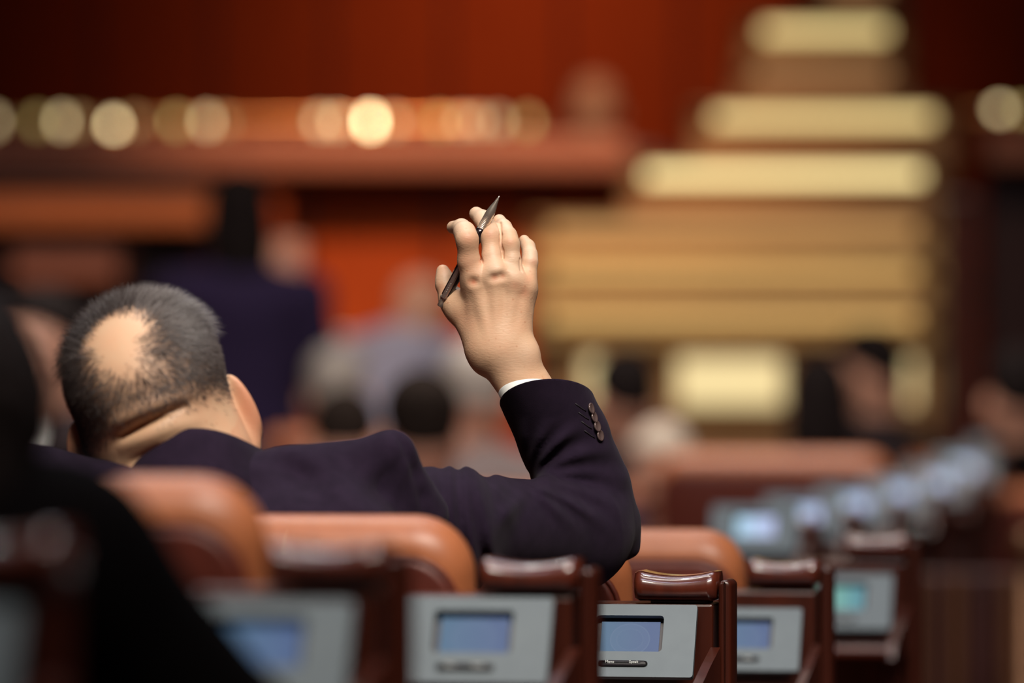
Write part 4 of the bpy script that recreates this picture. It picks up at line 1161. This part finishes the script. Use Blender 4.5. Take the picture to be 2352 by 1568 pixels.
# ---- jacket: back, shoulders, other sleeve, collar
g = Grid((-0.64, 5.30, hipc.z - 0.02), (-0.02, 5.92, 1.10), 0.0042)
g.add(Cone(Vector((-0.31, 5.565, 0.855)), hipc + Vector((0, 0.01, 0.03)), 0.148, 0.155, (np.array((0, 1, 0), np.float32), 0.80)), 0.05)
g.add(Cone(W(640, 1094, 5.575), W(897, 1044, 5.60), 0.0235, 0.0205), 0.02)
g.add(Cone(W(470, 1130, 5.56), W(640, 1094, 5.575), 0.035, 0.0235), 0.02)
g.add(Cone(W(898, 1044, 5.60), W(955, 1185, 5.635), 0.0205, 0.033), 0.02)
g.add(Cone(Vector((-0.33, 5.55, 1.0)), S_L, 0.03, 0.05), 0.04)
g.add(Cone(Vector((-0.19, 5.56, 0.935)), Vector((-0.18, 5.56, 0.80)), 0.085, 0.09, (np.array((0, 1, 0), np.float32), 0.85)), 0.05)
g.add(Cone(Vector((-0.45, 5.545, 0.93)), Vector((-0.42, 5.55, 0.78)), 0.085, 0.09, (np.array((0, 1, 0), np.float32), 0.85)), 0.05)
g.add(Cone(S_L, EL_L, 0.060, 0.054), 0.03); g.add(Cone(EL_L, WR_L - Vector((0.01, 0.03, 0)), 0.052, 0.040), 0.02)
# soft drag lines across the back
X, Y, Z = g.X, g.Y, g.Z
for (px0, py0), (px1, py1), amp, wd_ in (((600, 1050), (720, 1110), 0.0060, 0.012), ((620, 1090), (760, 1165), 0.0045, 0.014), ((780, 1060), (900, 1090), 0.002, 0.02), ((840, 1150), (960, 1060), 0.003, 0.012)):
    a, b = W(px0, py0, 5.45), W(px1, py1, 5.45)
    L = math.hypot(b.x - a.x, b.z - a.z); du, dv = (b.x - a.x) / L, (b.z - a.z) / L
    t = ((X - a.x) * du + (Z - a.z) * dv); e = -(X - a.x) * dv + (Z - a.z) * du
    env = np.clip(t / 0.03 + 0.5, 0, 1) * np.clip((L - t) / 0.03 + 0.5, 0, 1) * (Y < 5.58)
    g.F += (amp * env * np.exp(-(e / wd_) ** 2)).astype(np.float32)
# shoulder seam: a step where the sleeve is set in
seam = [g.front(W(px, py, 5.58), 0.0015) for px, py in ((920, 1000), (940, 1040), (958, 1085), (972, 1140), (980, 1200))]
for a, b in zip(seam, seam[1:]): g.cut(Cone(a, b, 0.0040, 0.0040), 0.007)
g.cut(Cone(nk_a, NB + Vector((0, 0.01, -0.04)), 0.064, 0.070), 0.006)
mesh_obj('jacket', g.mesh('jacket'), M['suit'], man)
# collar folded round the neck: rim, outer fall, inner stand
bm = bmesh.new(); NC = 72; cx_, cy_ = W(426, 0, 5.55).x, 5.602
rows = []
for (rs, dz, nar) in ((0.965, -0.030, 0), (0.965, -0.004, 0), (0.985, 0.0, 0), (1.02, -0.002, 0), (1.10, -0.014, 0), (1.22, -0.034, 0), (1.36, -0.052, 0), (1.345, -0.056, 0)):
    ring = []
    for k in range(NC):
        a = 2 * math.pi * k / NC
        ux, uy = math.sin(a), -math.cos(a)                # a = 0 is the nape
        w_ = max(0.0, math.cos(a))
        q = ux
        pyr = 984 + 70 * q * q - 22 * q + (90 * (1 - 0) if uy > 0 else 0) * uy
        spread = 1 + (rs - 1) * (0.75 + 0.25 * w_)
        ring.append(bm.verts.new((cx_ + 0.0715 * spread * ux, cy_ + 0.079 * spread * uy, W(0, pyr, 5.53).z + dz)))
    rows.append(ring)
for A, B in zip(rows, rows[1:]):
    for k in range(NC): bm.faces.new((A[k], A[(k + 1) % NC], B[(k + 1) % NC], B[k]))
bm_obj('collar', bm, M['suit'], man, smooth=True)
# trousers and shoes under the desk
g = Grid((-0.52, 5.36, fz), (-0.02, 6.06, fz + 0.68), 0.009)
g.add(Cone(hipc + Vector((-0.08, 0, 0)), hipc + Vector((0.08, 0, 0)), 0.13, 0.13), 0.03)
for s in (-1, 1):
    hp = hipc + Vector((s * 0.09, 0, -0.02)); kn = Vector((hp.x + s * 0.03, 5.92, fz + 0.50)); an = Vector((kn.x, 5.90, fz + 0.08))
    g.add(Cone(hp, kn, 0.088, 0.066), 0.04); g.add(Cone(kn, an, 0.064, 0.052), 0.02)
mesh_obj('trousers', g.mesh('trousers'), M['trousers'], man)
for s in (-1, 1):
    g = Grid((hipc.x + s * 0.12 - 0.06, 5.82, fz), (hipc.x + s * 0.12 + 0.06, 6.12, fz + 0.13), 0.006)
    an = Vector((hipc.x + s * 0.12, 5.90, fz + 0.05))
    g.add(Cone(an + Vector((0, -0.02, 0)), an + Vector((0, 0.14, -0.012)), 0.044, 0.034), 0.02)
    g.F = np.maximum(g.F, -(g.Z - (fz + 0.004)) + 0 * g.X)
    mesh_obj('shoe', g.mesh('shoe'), M['shoe'], man)

# ---- the pen
def pen():
    tip, end = J(1147, 450, 0.004), J(1011, 704, 0.0255)
    L = (tip - end).length
    ax = (tip - end).normalized()
    r = thing('pen', 'black and silver ballpoint pen held between the raised fingers', 'pen', end)
    r.rotation_euler = ax.to_track_quat('Z', 'Y').to_euler()
    bpy.context.view_layer.update()
    loc = lambda t: t * L
    bm = bmesh.new(); lathe(bm, [(0.0049, loc(0.095)), (0.0053, loc(0.11)), (0.0055, loc(0.40)), (0.0055, loc(0.66)), (0.0054, loc(0.705))], 28); bm_obj('barrel', bm, M['pen_barrel'], r, smooth=True)
    prof = [(0.0048, loc(0.70))]
    for i in range(9):
        t = 0.71 + 0.012 * i
        prof += [(0.0053 - 0.00004 * i, loc(t)), (0.0053 - 0.00004 * i, loc(t + 0.006)), (0.0049, loc(t + 0.0075)), (0.0049, loc(t + 0.0105))]
    for t, q in ((0.825, 0.0050), (0.86, 0.0045), (0.90, 0.0036), (0.94, 0.0021), (0.975, 0.0013), (0.985, 0.0008), (1.0, 0.0006)): prof.append((q, loc(t)))
    bm = bmesh.new(); lathe(bm, prof, 28); o = bm_obj('tip', bm, M['chrome'], r, smooth=True); o['label'] = 'polished steel tip with grooved grip'
    bm = bmesh.new(); lathe(bm, [(0.0030, 0.0), (0.0037, 0.0006), (0.0038, loc(0.06)), (0.0036, loc(0.07)), (0.0050, loc(0.072)), (0.0052, loc(0.078)), (0.0049, loc(0.097))], 24); bm_obj('push_button', bm, M['chrome'], r, smooth=True)
    # clip on the side facing the viewer
    inv = r.matrix_world.inverted()
    cd = (inv.to_3x3() @ Vector((-0.28, -1.0, -0.10))); cd.z = 0; cd.normalize(); sd = Vector((0, 0, 1)).cross(cd)
    bm = bmesh.new()
    for (t0, t1, wd, th, off) in ((0.085, 0.50, 0.0050, 0.0012, 0.0064),):
        ptsb = []
        for (t, w_) in ((t0, wd), (t0 + 0.1, wd), (t1 - 0.05, wd * 0.72), (t1, wd * 0.5)):
            ring = []
            for (sx, sy) in ((-1, 0), (-0.55, 1), (0.55, 1), (1, 0)):
                ring.append(bm.verts.new(sd * (sx * w_ / 2 * 1.15) + cd * (off - th / 2 + th * sy) + Vector((0, 0, loc(t)))))
            ptsb.append(ring)
        for A, B in zip(ptsb, ptsb[1:]):
            for k in range(4): bm.faces.new((A[k], A[(k + 1) % 4], B[(k + 1) % 4], B[k]))
        bm.faces.new(ptsb[0]); bm.faces.new(ptsb[-1])
    clip = bm_obj('clip', bm, M['pen_clip'], r); clip['label'] = 'bevelled dark steel clip'
    bm = bmesh.new(); box(bm, (0, 0, 0), (0.003, 0.003, 0.004), 0.0004, 1); bm_obj('clip_bridge', bm, M['pen_clip'], r, cd * 0.0055 + Vector((0, 0, loc(0.092))), None)
    # small worn engraved mark on the clip
    for i, (t, w_, h_) in enumerate(((0.135, 0.0013, 0.0018), (0.155, 0.0011, 0.0012), (0.172, 0.0013, 0.0016), (0.191, 0.0010, 0.0013), (0.207, 0.0013, 0.0018))):
        bm = bmesh.new(); tube(bm, [Vector((math.cos(a) * w_ / 2, 0, math.sin(a) * h_ / 2)) for a in np.linspace(0.4, 5.6, 7)], 0.00018, 5)
        Rm = Matrix((sd, cd, Vector((0, 0, 1)))).transposed()
        o = bm_obj('engraving', bm, M['chrome'], clip, cd * 0.0070 + Vector((0, 0, loc(t))), Rm.to_euler())
    return r
pen()

#@@PEOPLE
# ------------------------------------------------------------------ the other people in the hall
PROTO = {}
def person_meshes(pose, hair):
    key = (pose, hair)
    if key in PROTO: return PROTO[key]
    sit = pose.startswith('sit')
    up = 0.0 if sit else 0.42
    lean = 0.0
    T = Vector((0, 0, 0))
    hip = Vector((0, 0, 0.50 + up)); chest = Vector((0, 0.0, 0.86 + up)); neck = Vector((0, 0.005, 0.97 + up)); head = Vector((0, 0.035, 1.13 + up))
    if pose == 'bend':
        chest = hip + Vector((0, 0.20, 0.30)); neck = hip + Vector((0, 0.27, 0.38)); head = hip + Vector((0, 0.36, 0.50))
    if pose == 'sit_bowed':
        head = Vector((0, 0.09, 1.09)); neck = Vector((0, 0.03, 0.965))
    sh = [chest + Vector((s * 0.185, 0.0, 0.045)) for s in (-1, 1)]
    if sit:
        el = [Vector((s * 0.25, 0.10, 0.64)) for s in (-1, 1)]; wr = [Vector((s * 0.16, 0.33, 0.70)) for s in (-1, 1)]
        if pose == 'sit_paper': el = [Vector((s * 0.24, 0.16, 0.68)) for s in (-1, 1)]; wr = [Vector((s * 0.13, 0.34, 0.86)) for s in (-1, 1)]
        hipj = [Vector((s * 0.09, 0, 0.47)) for s in (-1, 1)]; kn = [Vector((s * 0.12, 0.42, 0.47)) for s in (-1, 1)]; an = [Vector((s * 0.12, 0.40, 0.08)) for s in (-1, 1)]
    else:
        el = [Vector((s * 0.25, -0.02, 1.02)) for s in (-1, 1)]; wr = [Vector((s * 0.25, 0.06, 0.79)) for s in (-1, 1)]
        if pose == 'bend': el = [hip + Vector((s * 0.24, 0.28, 0.12)) for s in (-1, 1)]; wr = [hip + Vector((s * 0.18, 0.46, 0.0)) for s in (-1, 1)]
        hipj = [Vector((s * 0.09, 0, 0.90)) for s in (-1, 1)]; kn = [Vector((s * 0.10, 0.02, 0.48)) for s in (-1, 1)]; an = [Vector((s * 0.10, -0.01, 0.08)) for s in (-1, 1)]
    allp = [hip, chest, head + Vector((0, 0, 0.1)), *el, *wr, *kn, *an, *sh]
    lo = np.min(allp, 0) - 0.20; hi = np.max(allp, 0) + 0.24; lo[2] = -0.01
    hp_ = math.radians(-22 if pose in ('sit_bowed', 'sit_paper') else -8)
    R = euler_R(pitch=hp_)
    res = {}
    # body: head (fine) + torso, limbs, hands
    gh = Grid(tuple(head - Vector((0.13, 0.14, 0.17))), tuple(head + Vector((0.13, 0.16, 0.13))), 0.0045)
    gh.F = head_field(gh, R, head).astype(np.float32)
    gh.add(Cone(Vector(R @ np.array((0, -0.02, -0.05))) + head, neck, 0.054, 0.058), 0.04)
    parts = [surface_nets(gh.F, gh.lo, gh.h)]
    gb = Grid(tuple(lo), tuple(hi), 0.011)
    gb.add(Cone(head - Vector((0, 0.01, 0.09)), neck - Vector((0, 0, 0.06)), 0.052, 0.06), 0.02)
    gb.add(Cone(chest, hip, 0.115, 0.115), 0.05); gb.add(Cone(sh[0], sh[1], 0.05, 0.05), 0.05)
    for s in (0, 1):
        gb.add(Cone(sh[s], el[s], 0.044, 0.036), 0.03); gb.add(Cone(el[s], wr[s], 0.036, 0.026), 0.02)
        gb.add(Cone(hipj[s], kn[s], 0.078, 0.052), 0.03); gb.add(Cone(kn[s], an[s], 0.05, 0.034), 0.02)
        gb.add(Cone(an[s] - Vector((0, 0.02, 0.04)), an[s] + Vector((0, 0.13, -0.05)), 0.034, 0.026), 0.02)
    parts.append(surface_nets(gb.F, gb.lo, gb.h))
    for s in (0, 1):
        w = wr[s]; f = (wr[s] - el[s]).normalized(); sd = Vector((1, 0, 0)); sd = (sd - f * sd.dot(f)).normalized(); dn = f.cross(sd)
        gd = Grid(tuple(w - Vector((0.13, 0.13, 0.13)) + f * 0.07), tuple(w + Vector((0.13, 0.13, 0.13)) + f * 0.07), 0.0045)
        inn = 1 if s == 0 else -1
        gd.add(Cone(w - f * 0.03, w + f * 0.015, 0.026, 0.024), 0.01)
        for q in (-1.5, -0.5, 0.5, 1.5):
            gd.add(Cone(w + f * 0.01 + sd * (q * 0.011), w + f * 0.09 + sd * (q * 0.020), 0.013, 0.011), 0.012)
        for q, Ln in ((-1.5, 0.060), (-0.5, 0.078), (0.5, 0.080), (1.5, 0.070)):
            b0 = w + f * 0.092 + sd * (q * 0.020); cv = dn if dn.z < 0 else -dn
            m0 = b0 + f * Ln * 0.5 + cv * 0.006; e0 = b0 + f * Ln * 0.9 + cv * 0.024
            gd.add(Cone(b0, m0, 0.0095, 0.0088), 0.003); gd.add(Cone(m0, e0, 0.0088, 0.0075), 0.003)
        tb = w + f * 0.03 + sd * (inn * 0.022); tm = w + f * 0.065 + sd * (inn * 0.048); te = w + f * 0.095 + sd * (inn * 0.052)
        gd.add(Cone(tb, tm, 0.013, 0.011), 0.008); gd.add(Cone(tm, te, 0.0105, 0.0085), 0.004)
        parts.append(surface_nets(gd.F, gd.lo, gd.h))
    res['person'] = np_mesh('person', *join_parts(parts)); res['person'].materials.append(M['skin_plain'])
    # jacket
    gj = Grid(tuple(lo), tuple(hi), 0.0085)
    mid = (chest + hip) / 2
    sq = (np.array((0, 1, 0), np.float32), 0.72)
    gj.add(Cone(chest - Vector((0, 0, 0.02)), hip, 0.165, 0.165, sq), 0.05)
    gj.add(Cone(sh[0], sh[1], 0.062, 0.062), 0.06)
    gj.add(Cone(neck - Vector((0, 0.0, 0.01)), chest, 0.068, 0.10), 0.05)
    for s in (0, 1):
        gj.add(Cone(sh[s], el[s], 0.060, 0.052), 0.03); gj.add(Cone(el[s], wr[s] - (wr[s] - el[s]).normalized() * 0.015, 0.051, 0.040), 0.02)
    if not sit: gj.add(Cone(hip, hip - Vector((0, 0, 0.10)), 0.168, 0.172, sq), 0.03)
    gj.cut(Cone(neck + (neck - chest).normalized() * 0.01, neck + (neck - chest).normalized() * 0.12, 0.057, 0.075), 0.008)
    vcut = Cone(neck + Vector((0, 0.10, 0.0)), chest + Vector((0, 0.145, -0.14)), 0.045, 0.006)
    gj.cut(vcut, 0.006)
    res['jacket'] = gj.mesh('jacket'); res['jacket'].materials.append(M['navy_suit'])
    gs = Grid(tuple(chest - Vector((0.10, 0.02, 0.22))), tuple(chest + Vector((0.10, 0.17, 0.16))), 0.008)
    gs.add(Cone(chest - Vector((0, 0, 0.02)), hip, 0.158, 0.158, sq), 0.04); gs.add(Cone(neck, chest, 0.061, 0.09), 0.05)
    gs.cut(Cone(neck + (neck - chest).normalized() * 0.02, neck + (neck - chest).normalized() * 0.12, 0.056, 0.07), 0.004)
    res['shirt'] = gs.mesh('shirt'); res['shirt'].materials.append(M['shirt'])
    gt = Grid(tuple(lo), (hi[0], hi[1], hip.z + 0.2), 0.011)
    gt.add(Cone(hip + Vector((-0.06, 0, -0.02)), hip + Vector((0.06, 0, -0.02)), 0.125, 0.125), 0.03)
    for s in (0, 1):
        gt.add(Cone(hipj[s], kn[s], 0.092, 0.066), 0.03); gt.add(Cone(kn[s], an[s], 0.064, 0.052), 0.02)
    gt.F = np.maximum(gt.F, -(gt.Z - 0.03) + 0 * gt.X)
    res['trousers'] = gt.mesh('trousers'); res['trousers'].materials.append(M['trousers'])
    for s in (0, 1):
        gx = Grid(tuple(an[s] + Vector((-0.06, -0.10, -0.08))), tuple(an[s] + Vector((0.06, 0.20, 0.05))), 0.008)
        gx.add(Cone(an[s] + Vector((0, -0.02, -0.032)), an[s] + Vector((0, 0.13, -0.044)), 0.044, 0.034), 0.02)
        gx.F = np.maximum(gx.F, -(gx.Z - 0.003) + 0 * gx.X)
        res['shoe%d' % s] = gx.mesh('shoe'); res['shoe%d' % s].materials.append(M['shoe'])
    if hair:
        gr = Grid(tuple(head - Vector((0.13, 0.16, 0.26))), tuple(head + Vector((0.13, 0.14, 0.15))), 0.0045)
        X = gr.X - head.x; Y = gr.Y - head.y; Z = gr.Z - head.z
        x = X * R[0][0] + Y * R[1][0] + Z * R[2][0]; y = X * R[0][1] + Y * R[1][1] + Z * R[2][1]; z = X * R[0][2] + Y * R[1][2] + Z * R[2][2]
        F = Ell((0, -0.016, 0.034), (0.083, 0.103, 0.090))(x, y, z)
        F = smin(F, Ell((0, -0.05, -0.03), (0.068, 0.06, 0.05))(x, y, z), 0.03)
        F = smax(F, -(z - (-0.055 + 0.80 * (y + 0.095))), 0.012)
        if hair == 'long':
            F = smin(F, Ell((0, -0.062, -0.09), (0.088, 0.050, 0.130))(x, y, z), 0.04)
            for s in (-1, 1): F = smin(F, Ell((s * 0.072, -0.015, -0.07), (0.022, 0.045, 0.105))(x, y, z), 0.02)
        if hair == 'fringe':
            F = smax(F, -Ell((0, 0.0, 0.105), (0.068, 0.11, 0.075))(x, y, z), 0.015)
        F = F - 0.0009 * np.sin(x * 520 + 2 * np.sin(z * 90)) * np.sin(y * 430 + z * 160)
        gr.F = F.astype(np.float32)
        res['hair'] = gr.mesh('hair'); res['hair'].materials.append(M['hair_dark'])
    PROTO[key] = res
    return res

def person(pose, hair, pos, yaw, label, suit, hair_m='hair_dark', scale=1.0):
    me = person_meshes(pose, hair)
    r = mesh_obj('person', me['person'], None)
    r.location = pos; r.rotation_euler = (0, 0, yaw); r.scale = (scale,) * 3
    tag(r, label, 'person')
    if pose.startswith('sit'):          # the chair this person sits on
        c = thing('chair', SEAT_LABELS.pop(0), 'chair',
                  (pos[0] + 0.20 * scale * math.sin(yaw), pos[1] - 0.20 * scale * math.cos(yaw), pos[2]), yaw, 'chairs with people on them')
        c.scale = (scale,) * 3
        b_ = mesh_obj('backrest', CH['backrest'], None, c, (0, 0, 0.64), (math.radians(7), 0, 0))
        mesh_obj('back_panel', CH['back_panel'], None, b_, (0, -0.0335, -0.004)); mesh_obj('piping', CH['piping'], None, b_, (0, -0.0350, -0.004))
        mesh_obj('seat', CH['seat'], None, c, (0, 0.31, 0.335)); mesh_obj('pedestal', CH['pedestal'], None, c, (0, 0.30, 0))
    for k in me:
        if k == 'person': continue
        c = mesh_obj(k.rstrip('01'), me[k], None, r)
        mm = {'jacket': suit, 'hair': hair_m}.get(k)
        if mm: c.material_slots[0].link = 'OBJECT'; c.material_slots[0].material = M[mm]
    return r

SEAT_LABELS = ['tan chair under the dark-haired person above the navy shoulder', 'tan chair under the grey-haired person by the raised wrist', 'tan chair under the grey-jacketed person right of the standing man',
    'tan chair under the low dark head behind the navy shoulder', 'tan chair under the dark-haired person right of the sleeve cuff', 'tan chair under the bowing white-haired person', 'tan chair under the person with long dark hair',
    'tan chair under the person turned sideways before the stairs', 'tan chair under the dark figure at the right picture edge', 'tan chair under the pale-faced person at the left edge']
def seat_at(px, py, d, scale=1.0, head_h=1.13, dy=0.035, lift=0.0):
    """floor point under a head seen at a pixel; the scale follows from the head height"""
    p = W(px, py, d); fz_ = floor_z(d) + lift
    sc = (p.z - fz_) / head_h
    return (p.x, d - dy, fz_), sc

def at(px, py, d, pose, hair, yaw, label, suit, hair_m='hair_dark', lift=0.0):
    hh = {'sit': 1.13, 'sit_bowed': 1.09, 'sit_paper': 1.13, 'stand': 1.55, 'bend': 1.42}[pose]
    dy = {'sit': 0.035, 'sit_bowed': 0.09, 'sit_paper': 0.035, 'stand': 0.035, 'bend': 0.36}[pose]
    pos, sc = seat_at(px, py, d, 1, hh, dy * math.cos(yaw), lift)
    pos = (pos[0] + dy * math.sin(yaw), pos[1], pos[2])
    return person(pose, hair, pos, yaw, label, suit, hair_m, sc)

at(548, 490, 15.4, 'stand', 'long', 0.15, 'dark-haired person in a navy suit standing with his back to us below the parapet', 'navy_suit')
at(968, 982, 11.0, 'sit', 'short', 0.1, 'dark-haired seated person whose head shows above the navy shoulder', 'charcoal_suit', 'hair_brown')
at(985, 705, 16.0, 'bend', None, -0.55, 'bald person in a pale blue-grey jacket bending forward left of the raised hand', 'pale_suit', 'hair_grey')
at(1088, 900, 13.3, 'sit', 'short', 0.2, 'grey-haired person seated just left of the raised wrist', 'grey_suit', 'hair_grey')
at(775, 895, 15.0, 'sit', 'short', -0.1, 'grey-haired person in a grey jacket seated right of the standing man', 'grey_suit', 'hair_grey')
at(792, 1010, 12.4, 'sit_bowed', 'short', 0.0, 'person with dark hair low behind the navy shoulder', 'charcoal_suit', 'hair_brown')
at(1432, 908, 14.0, 'sit', 'short', 0.3, 'dark-haired person seated right of the sleeve cuff, in front of the stairs', 'charcoal_suit')
at(1512, 1072, 13.2, 'sit_bowed', 'short', 2.7, 'white-haired person in a navy suit bowing forward, facing us, right of the sleeve', 'navy_suit', 'hair_white')
at(1880, 915, 14.3, 'sit', 'long', 0.1, 'person with long dark hair seated in front of the lit stair base', 'charcoal_suit')
at(1990, 850, 15.2, 'sit', 'short', 1.0, 'dark-haired person turned sideways beside the long-haired person', 'charcoal_suit')
at(2335, 905, 13.8, 'sit', 'short', 0.2, 'dark figure seated at the right picture edge', 'black_suit')
at(92, 800, 11.8, 'sit', 'short', 2.6, 'person with a pale face at the left edge behind the balding man', 'charcoal_suit')
at(1366, 240, 18.2, 'stand', None, math.pi, 'bald speaker standing high on the tribune behind the parapet', 'grey_suit', lift=0.55)
#@@NEAR
# neighbour in black, close to the camera at the left
NBK = W(-185, 1050, 3.86)
near_man = thing('person', 'person in a black suit close by in the lower left corner, back turned', 'person', (NBK.x, NBK.y, floor_z(3.86)))
bpy.context.view_layer.update()
fzn = floor_z(3.8)
shr, elr = W(105, 1325, 3.84), W(500, 1770, 3.90)
shl = Vector((-0.80, 3.84, 0.93)); ell_ = Vector((-0.86, 3.95, 0.70))
hipn = Vector((-0.57, 3.84, fzn + 0.50))
def nlocal(o): o.matrix_parent_inverse = near_man.matrix_world.inverted(); return o
g = Grid((-1.0, 3.6, fzn), (-0.1, 4.4, 1.25), 0.008)
Rn = euler_R(pitch=-0.1, roll=0.12)
gh = Grid(tuple(NBK - Vector((0.14, 0.15, 0.18))), tuple(NBK + Vector((0.14, 0.17, 0.14))), 0.004)
gh.F = head_field(gh, Rn, NBK).astype(np.float32)
nkn = Vector((-0.50, 3.83, 0.985))
gh.add(Cone(Vector(Rn @ np.array((0, -0.02, -0.05))) + NBK, nkn, 0.056, 0.062), 0.04)
parts = [surface_nets(gh.F, gh.lo, gh.h)]
g.add(Cone(nkn, hipn, 0.08, 0.12), 0.04); g.add(Cone(shl, shr, 0.05, 0.05), 0.04)
wrr, wrl = Vector((-0.16, 4.12, 0.80)), Vector((-0.72, 4.20, 0.74))
for a, b, c in ((shr, elr, wrr), (shl, ell_, wrl)):
    g.add(Cone(a, b, 0.05, 0.04), 0.03); g.add(Cone(b, c, 0.04, 0.028), 0.02)
    f = (c - b).normalized(); sd = Vector((1, 0, 0)); sd = (sd - f * sd.dot(f)).normalized()
    g.add(Cone(c, c + f * 0.08, 0.03, 0.034), 0.02)
    for q in (-1.5, -0.5, 0.5, 1.5): g.add(Cone(c + f * 0.08 + sd * q * 0.02, c + f * 0.16 + sd * q * 0.022 + Vector((0, 0, -0.01)), 0.0095, 0.008), 0.0)
    g.add(Cone(c + f * 0.03, c + f * 0.07 + sd * (0.06 if c is wrl else -0.06), 0.013, 0.009), 0.01)
for s in (-1, 1):
    hp = hipn + Vector((s * 0.09, 0, -0.02)); kn = Vector((hp.x + s * 0.02, 4.24, fzn + 0.49)); an = Vector((kn.x, 4.22, fzn + 0.09))
    g.add(Cone(hp, kn, 0.08, 0.055), 0.03); g.add(Cone(kn, an, 0.05, 0.035), 0.02); g.add(Cone(an - Vector((0, 0.02, 0.04)), an + Vector((0, 0.13, -0.05)), 0.034, 0.026), 0.02)
parts.append(surface_nets(g.F, g.lo, g.h))
nlocal(mesh_obj('body', np_mesh('body', *join_parts(parts)), M['skin_plain'], near_man))
g = Grid((-1.02, 3.6, hipn.z - 0.05), (-0.08, 4.32, 1.12), 0.007)
sq = (np.array((0, 1, 0), np.float32), 0.75)
g.add(Cone(Vector((-0.56, 3.84, 0.88)), hipn, 0.17, 0.17, sq), 0.05); g.add(Cone(shl, shr, 0.065, 0.075), 0.05); g.add(Cone(nkn, Vector((-0.55, 3.84, 0.85)), 0.072, 0.10), 0.05)
g.add(Cone(shr, elr, 0.075, 0.068), 0.03); g.add(Cone(elr, wrr, 0.066, 0.042), 0.02); g.add(Cone(shl, ell_, 0.065, 0.055), 0.03); g.add(Cone(ell_, wrl, 0.055, 0.042), 0.02)
g.cut(Cone(nkn + Vector((0.01, 0, 0.012)), nkn + Vector((0.06, 0, 0.12)), 0.060, 0.078), 0.008)
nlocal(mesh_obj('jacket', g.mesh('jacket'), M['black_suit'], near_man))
g = Grid(tuple(NBK - Vector((0.14, 0.17, 0.16))), tuple(NBK + Vector((0.14, 0.15, 0.16))), 0.004)
X = g.X - NBK.x; Y = g.Y - NBK.y; Z = g.Z - NBK.z; R = Rn
x = X * R[0][0] + Y * R[1][0] + Z * R[2][0]; y = X * R[0][1] + Y * R[1][1] + Z * R[2][1]; z = X * R[0][2] + Y * R[1][2] + Z * R[2][2]
F = Ell((0, -0.016, 0.034), (0.085, 0.104, 0.092))(x, y, z); F = smin(F, Ell((0, -0.05, -0.03), (0.070, 0.062, 0.055))(x, y, z), 0.03)
F = smax(F, -(z - (-0.065 + 0.80 * (y + 0.095))), 0.012) - 0.0022 * np.sin(x * 210 + 2 * np.sin(z * 60)) * np.sin(y * 170 + z * 90)
g.F = F.astype(np.float32)
nlocal(mesh_obj('hair', g.mesh('hair'), M['hair_dark'], near_man))
g = Grid((-0.80, 3.66, fzn), (-0.34, 4.40, fzn + 0.66), 0.010)
g.add(Cone(hipn + Vector((-0.07, 0, 0)), hipn + Vector((0.07, 0, 0)), 0.13, 0.13), 0.03)
for s in (-1, 1):
    hp = hipn + Vector((s * 0.09, 0, -0.02)); kn = Vector((hp.x + s * 0.02, 4.24, fzn + 0.49)); an = Vector((kn.x, 4.22, fzn + 0.06))
    g.add(Cone(hp, kn, 0.092, 0.068), 0.03); g.add(Cone(kn, an, 0.065, 0.054), 0.02)
nlocal(mesh_obj('trousers', g.mesh('trousers'), M['trousers'], near_man))
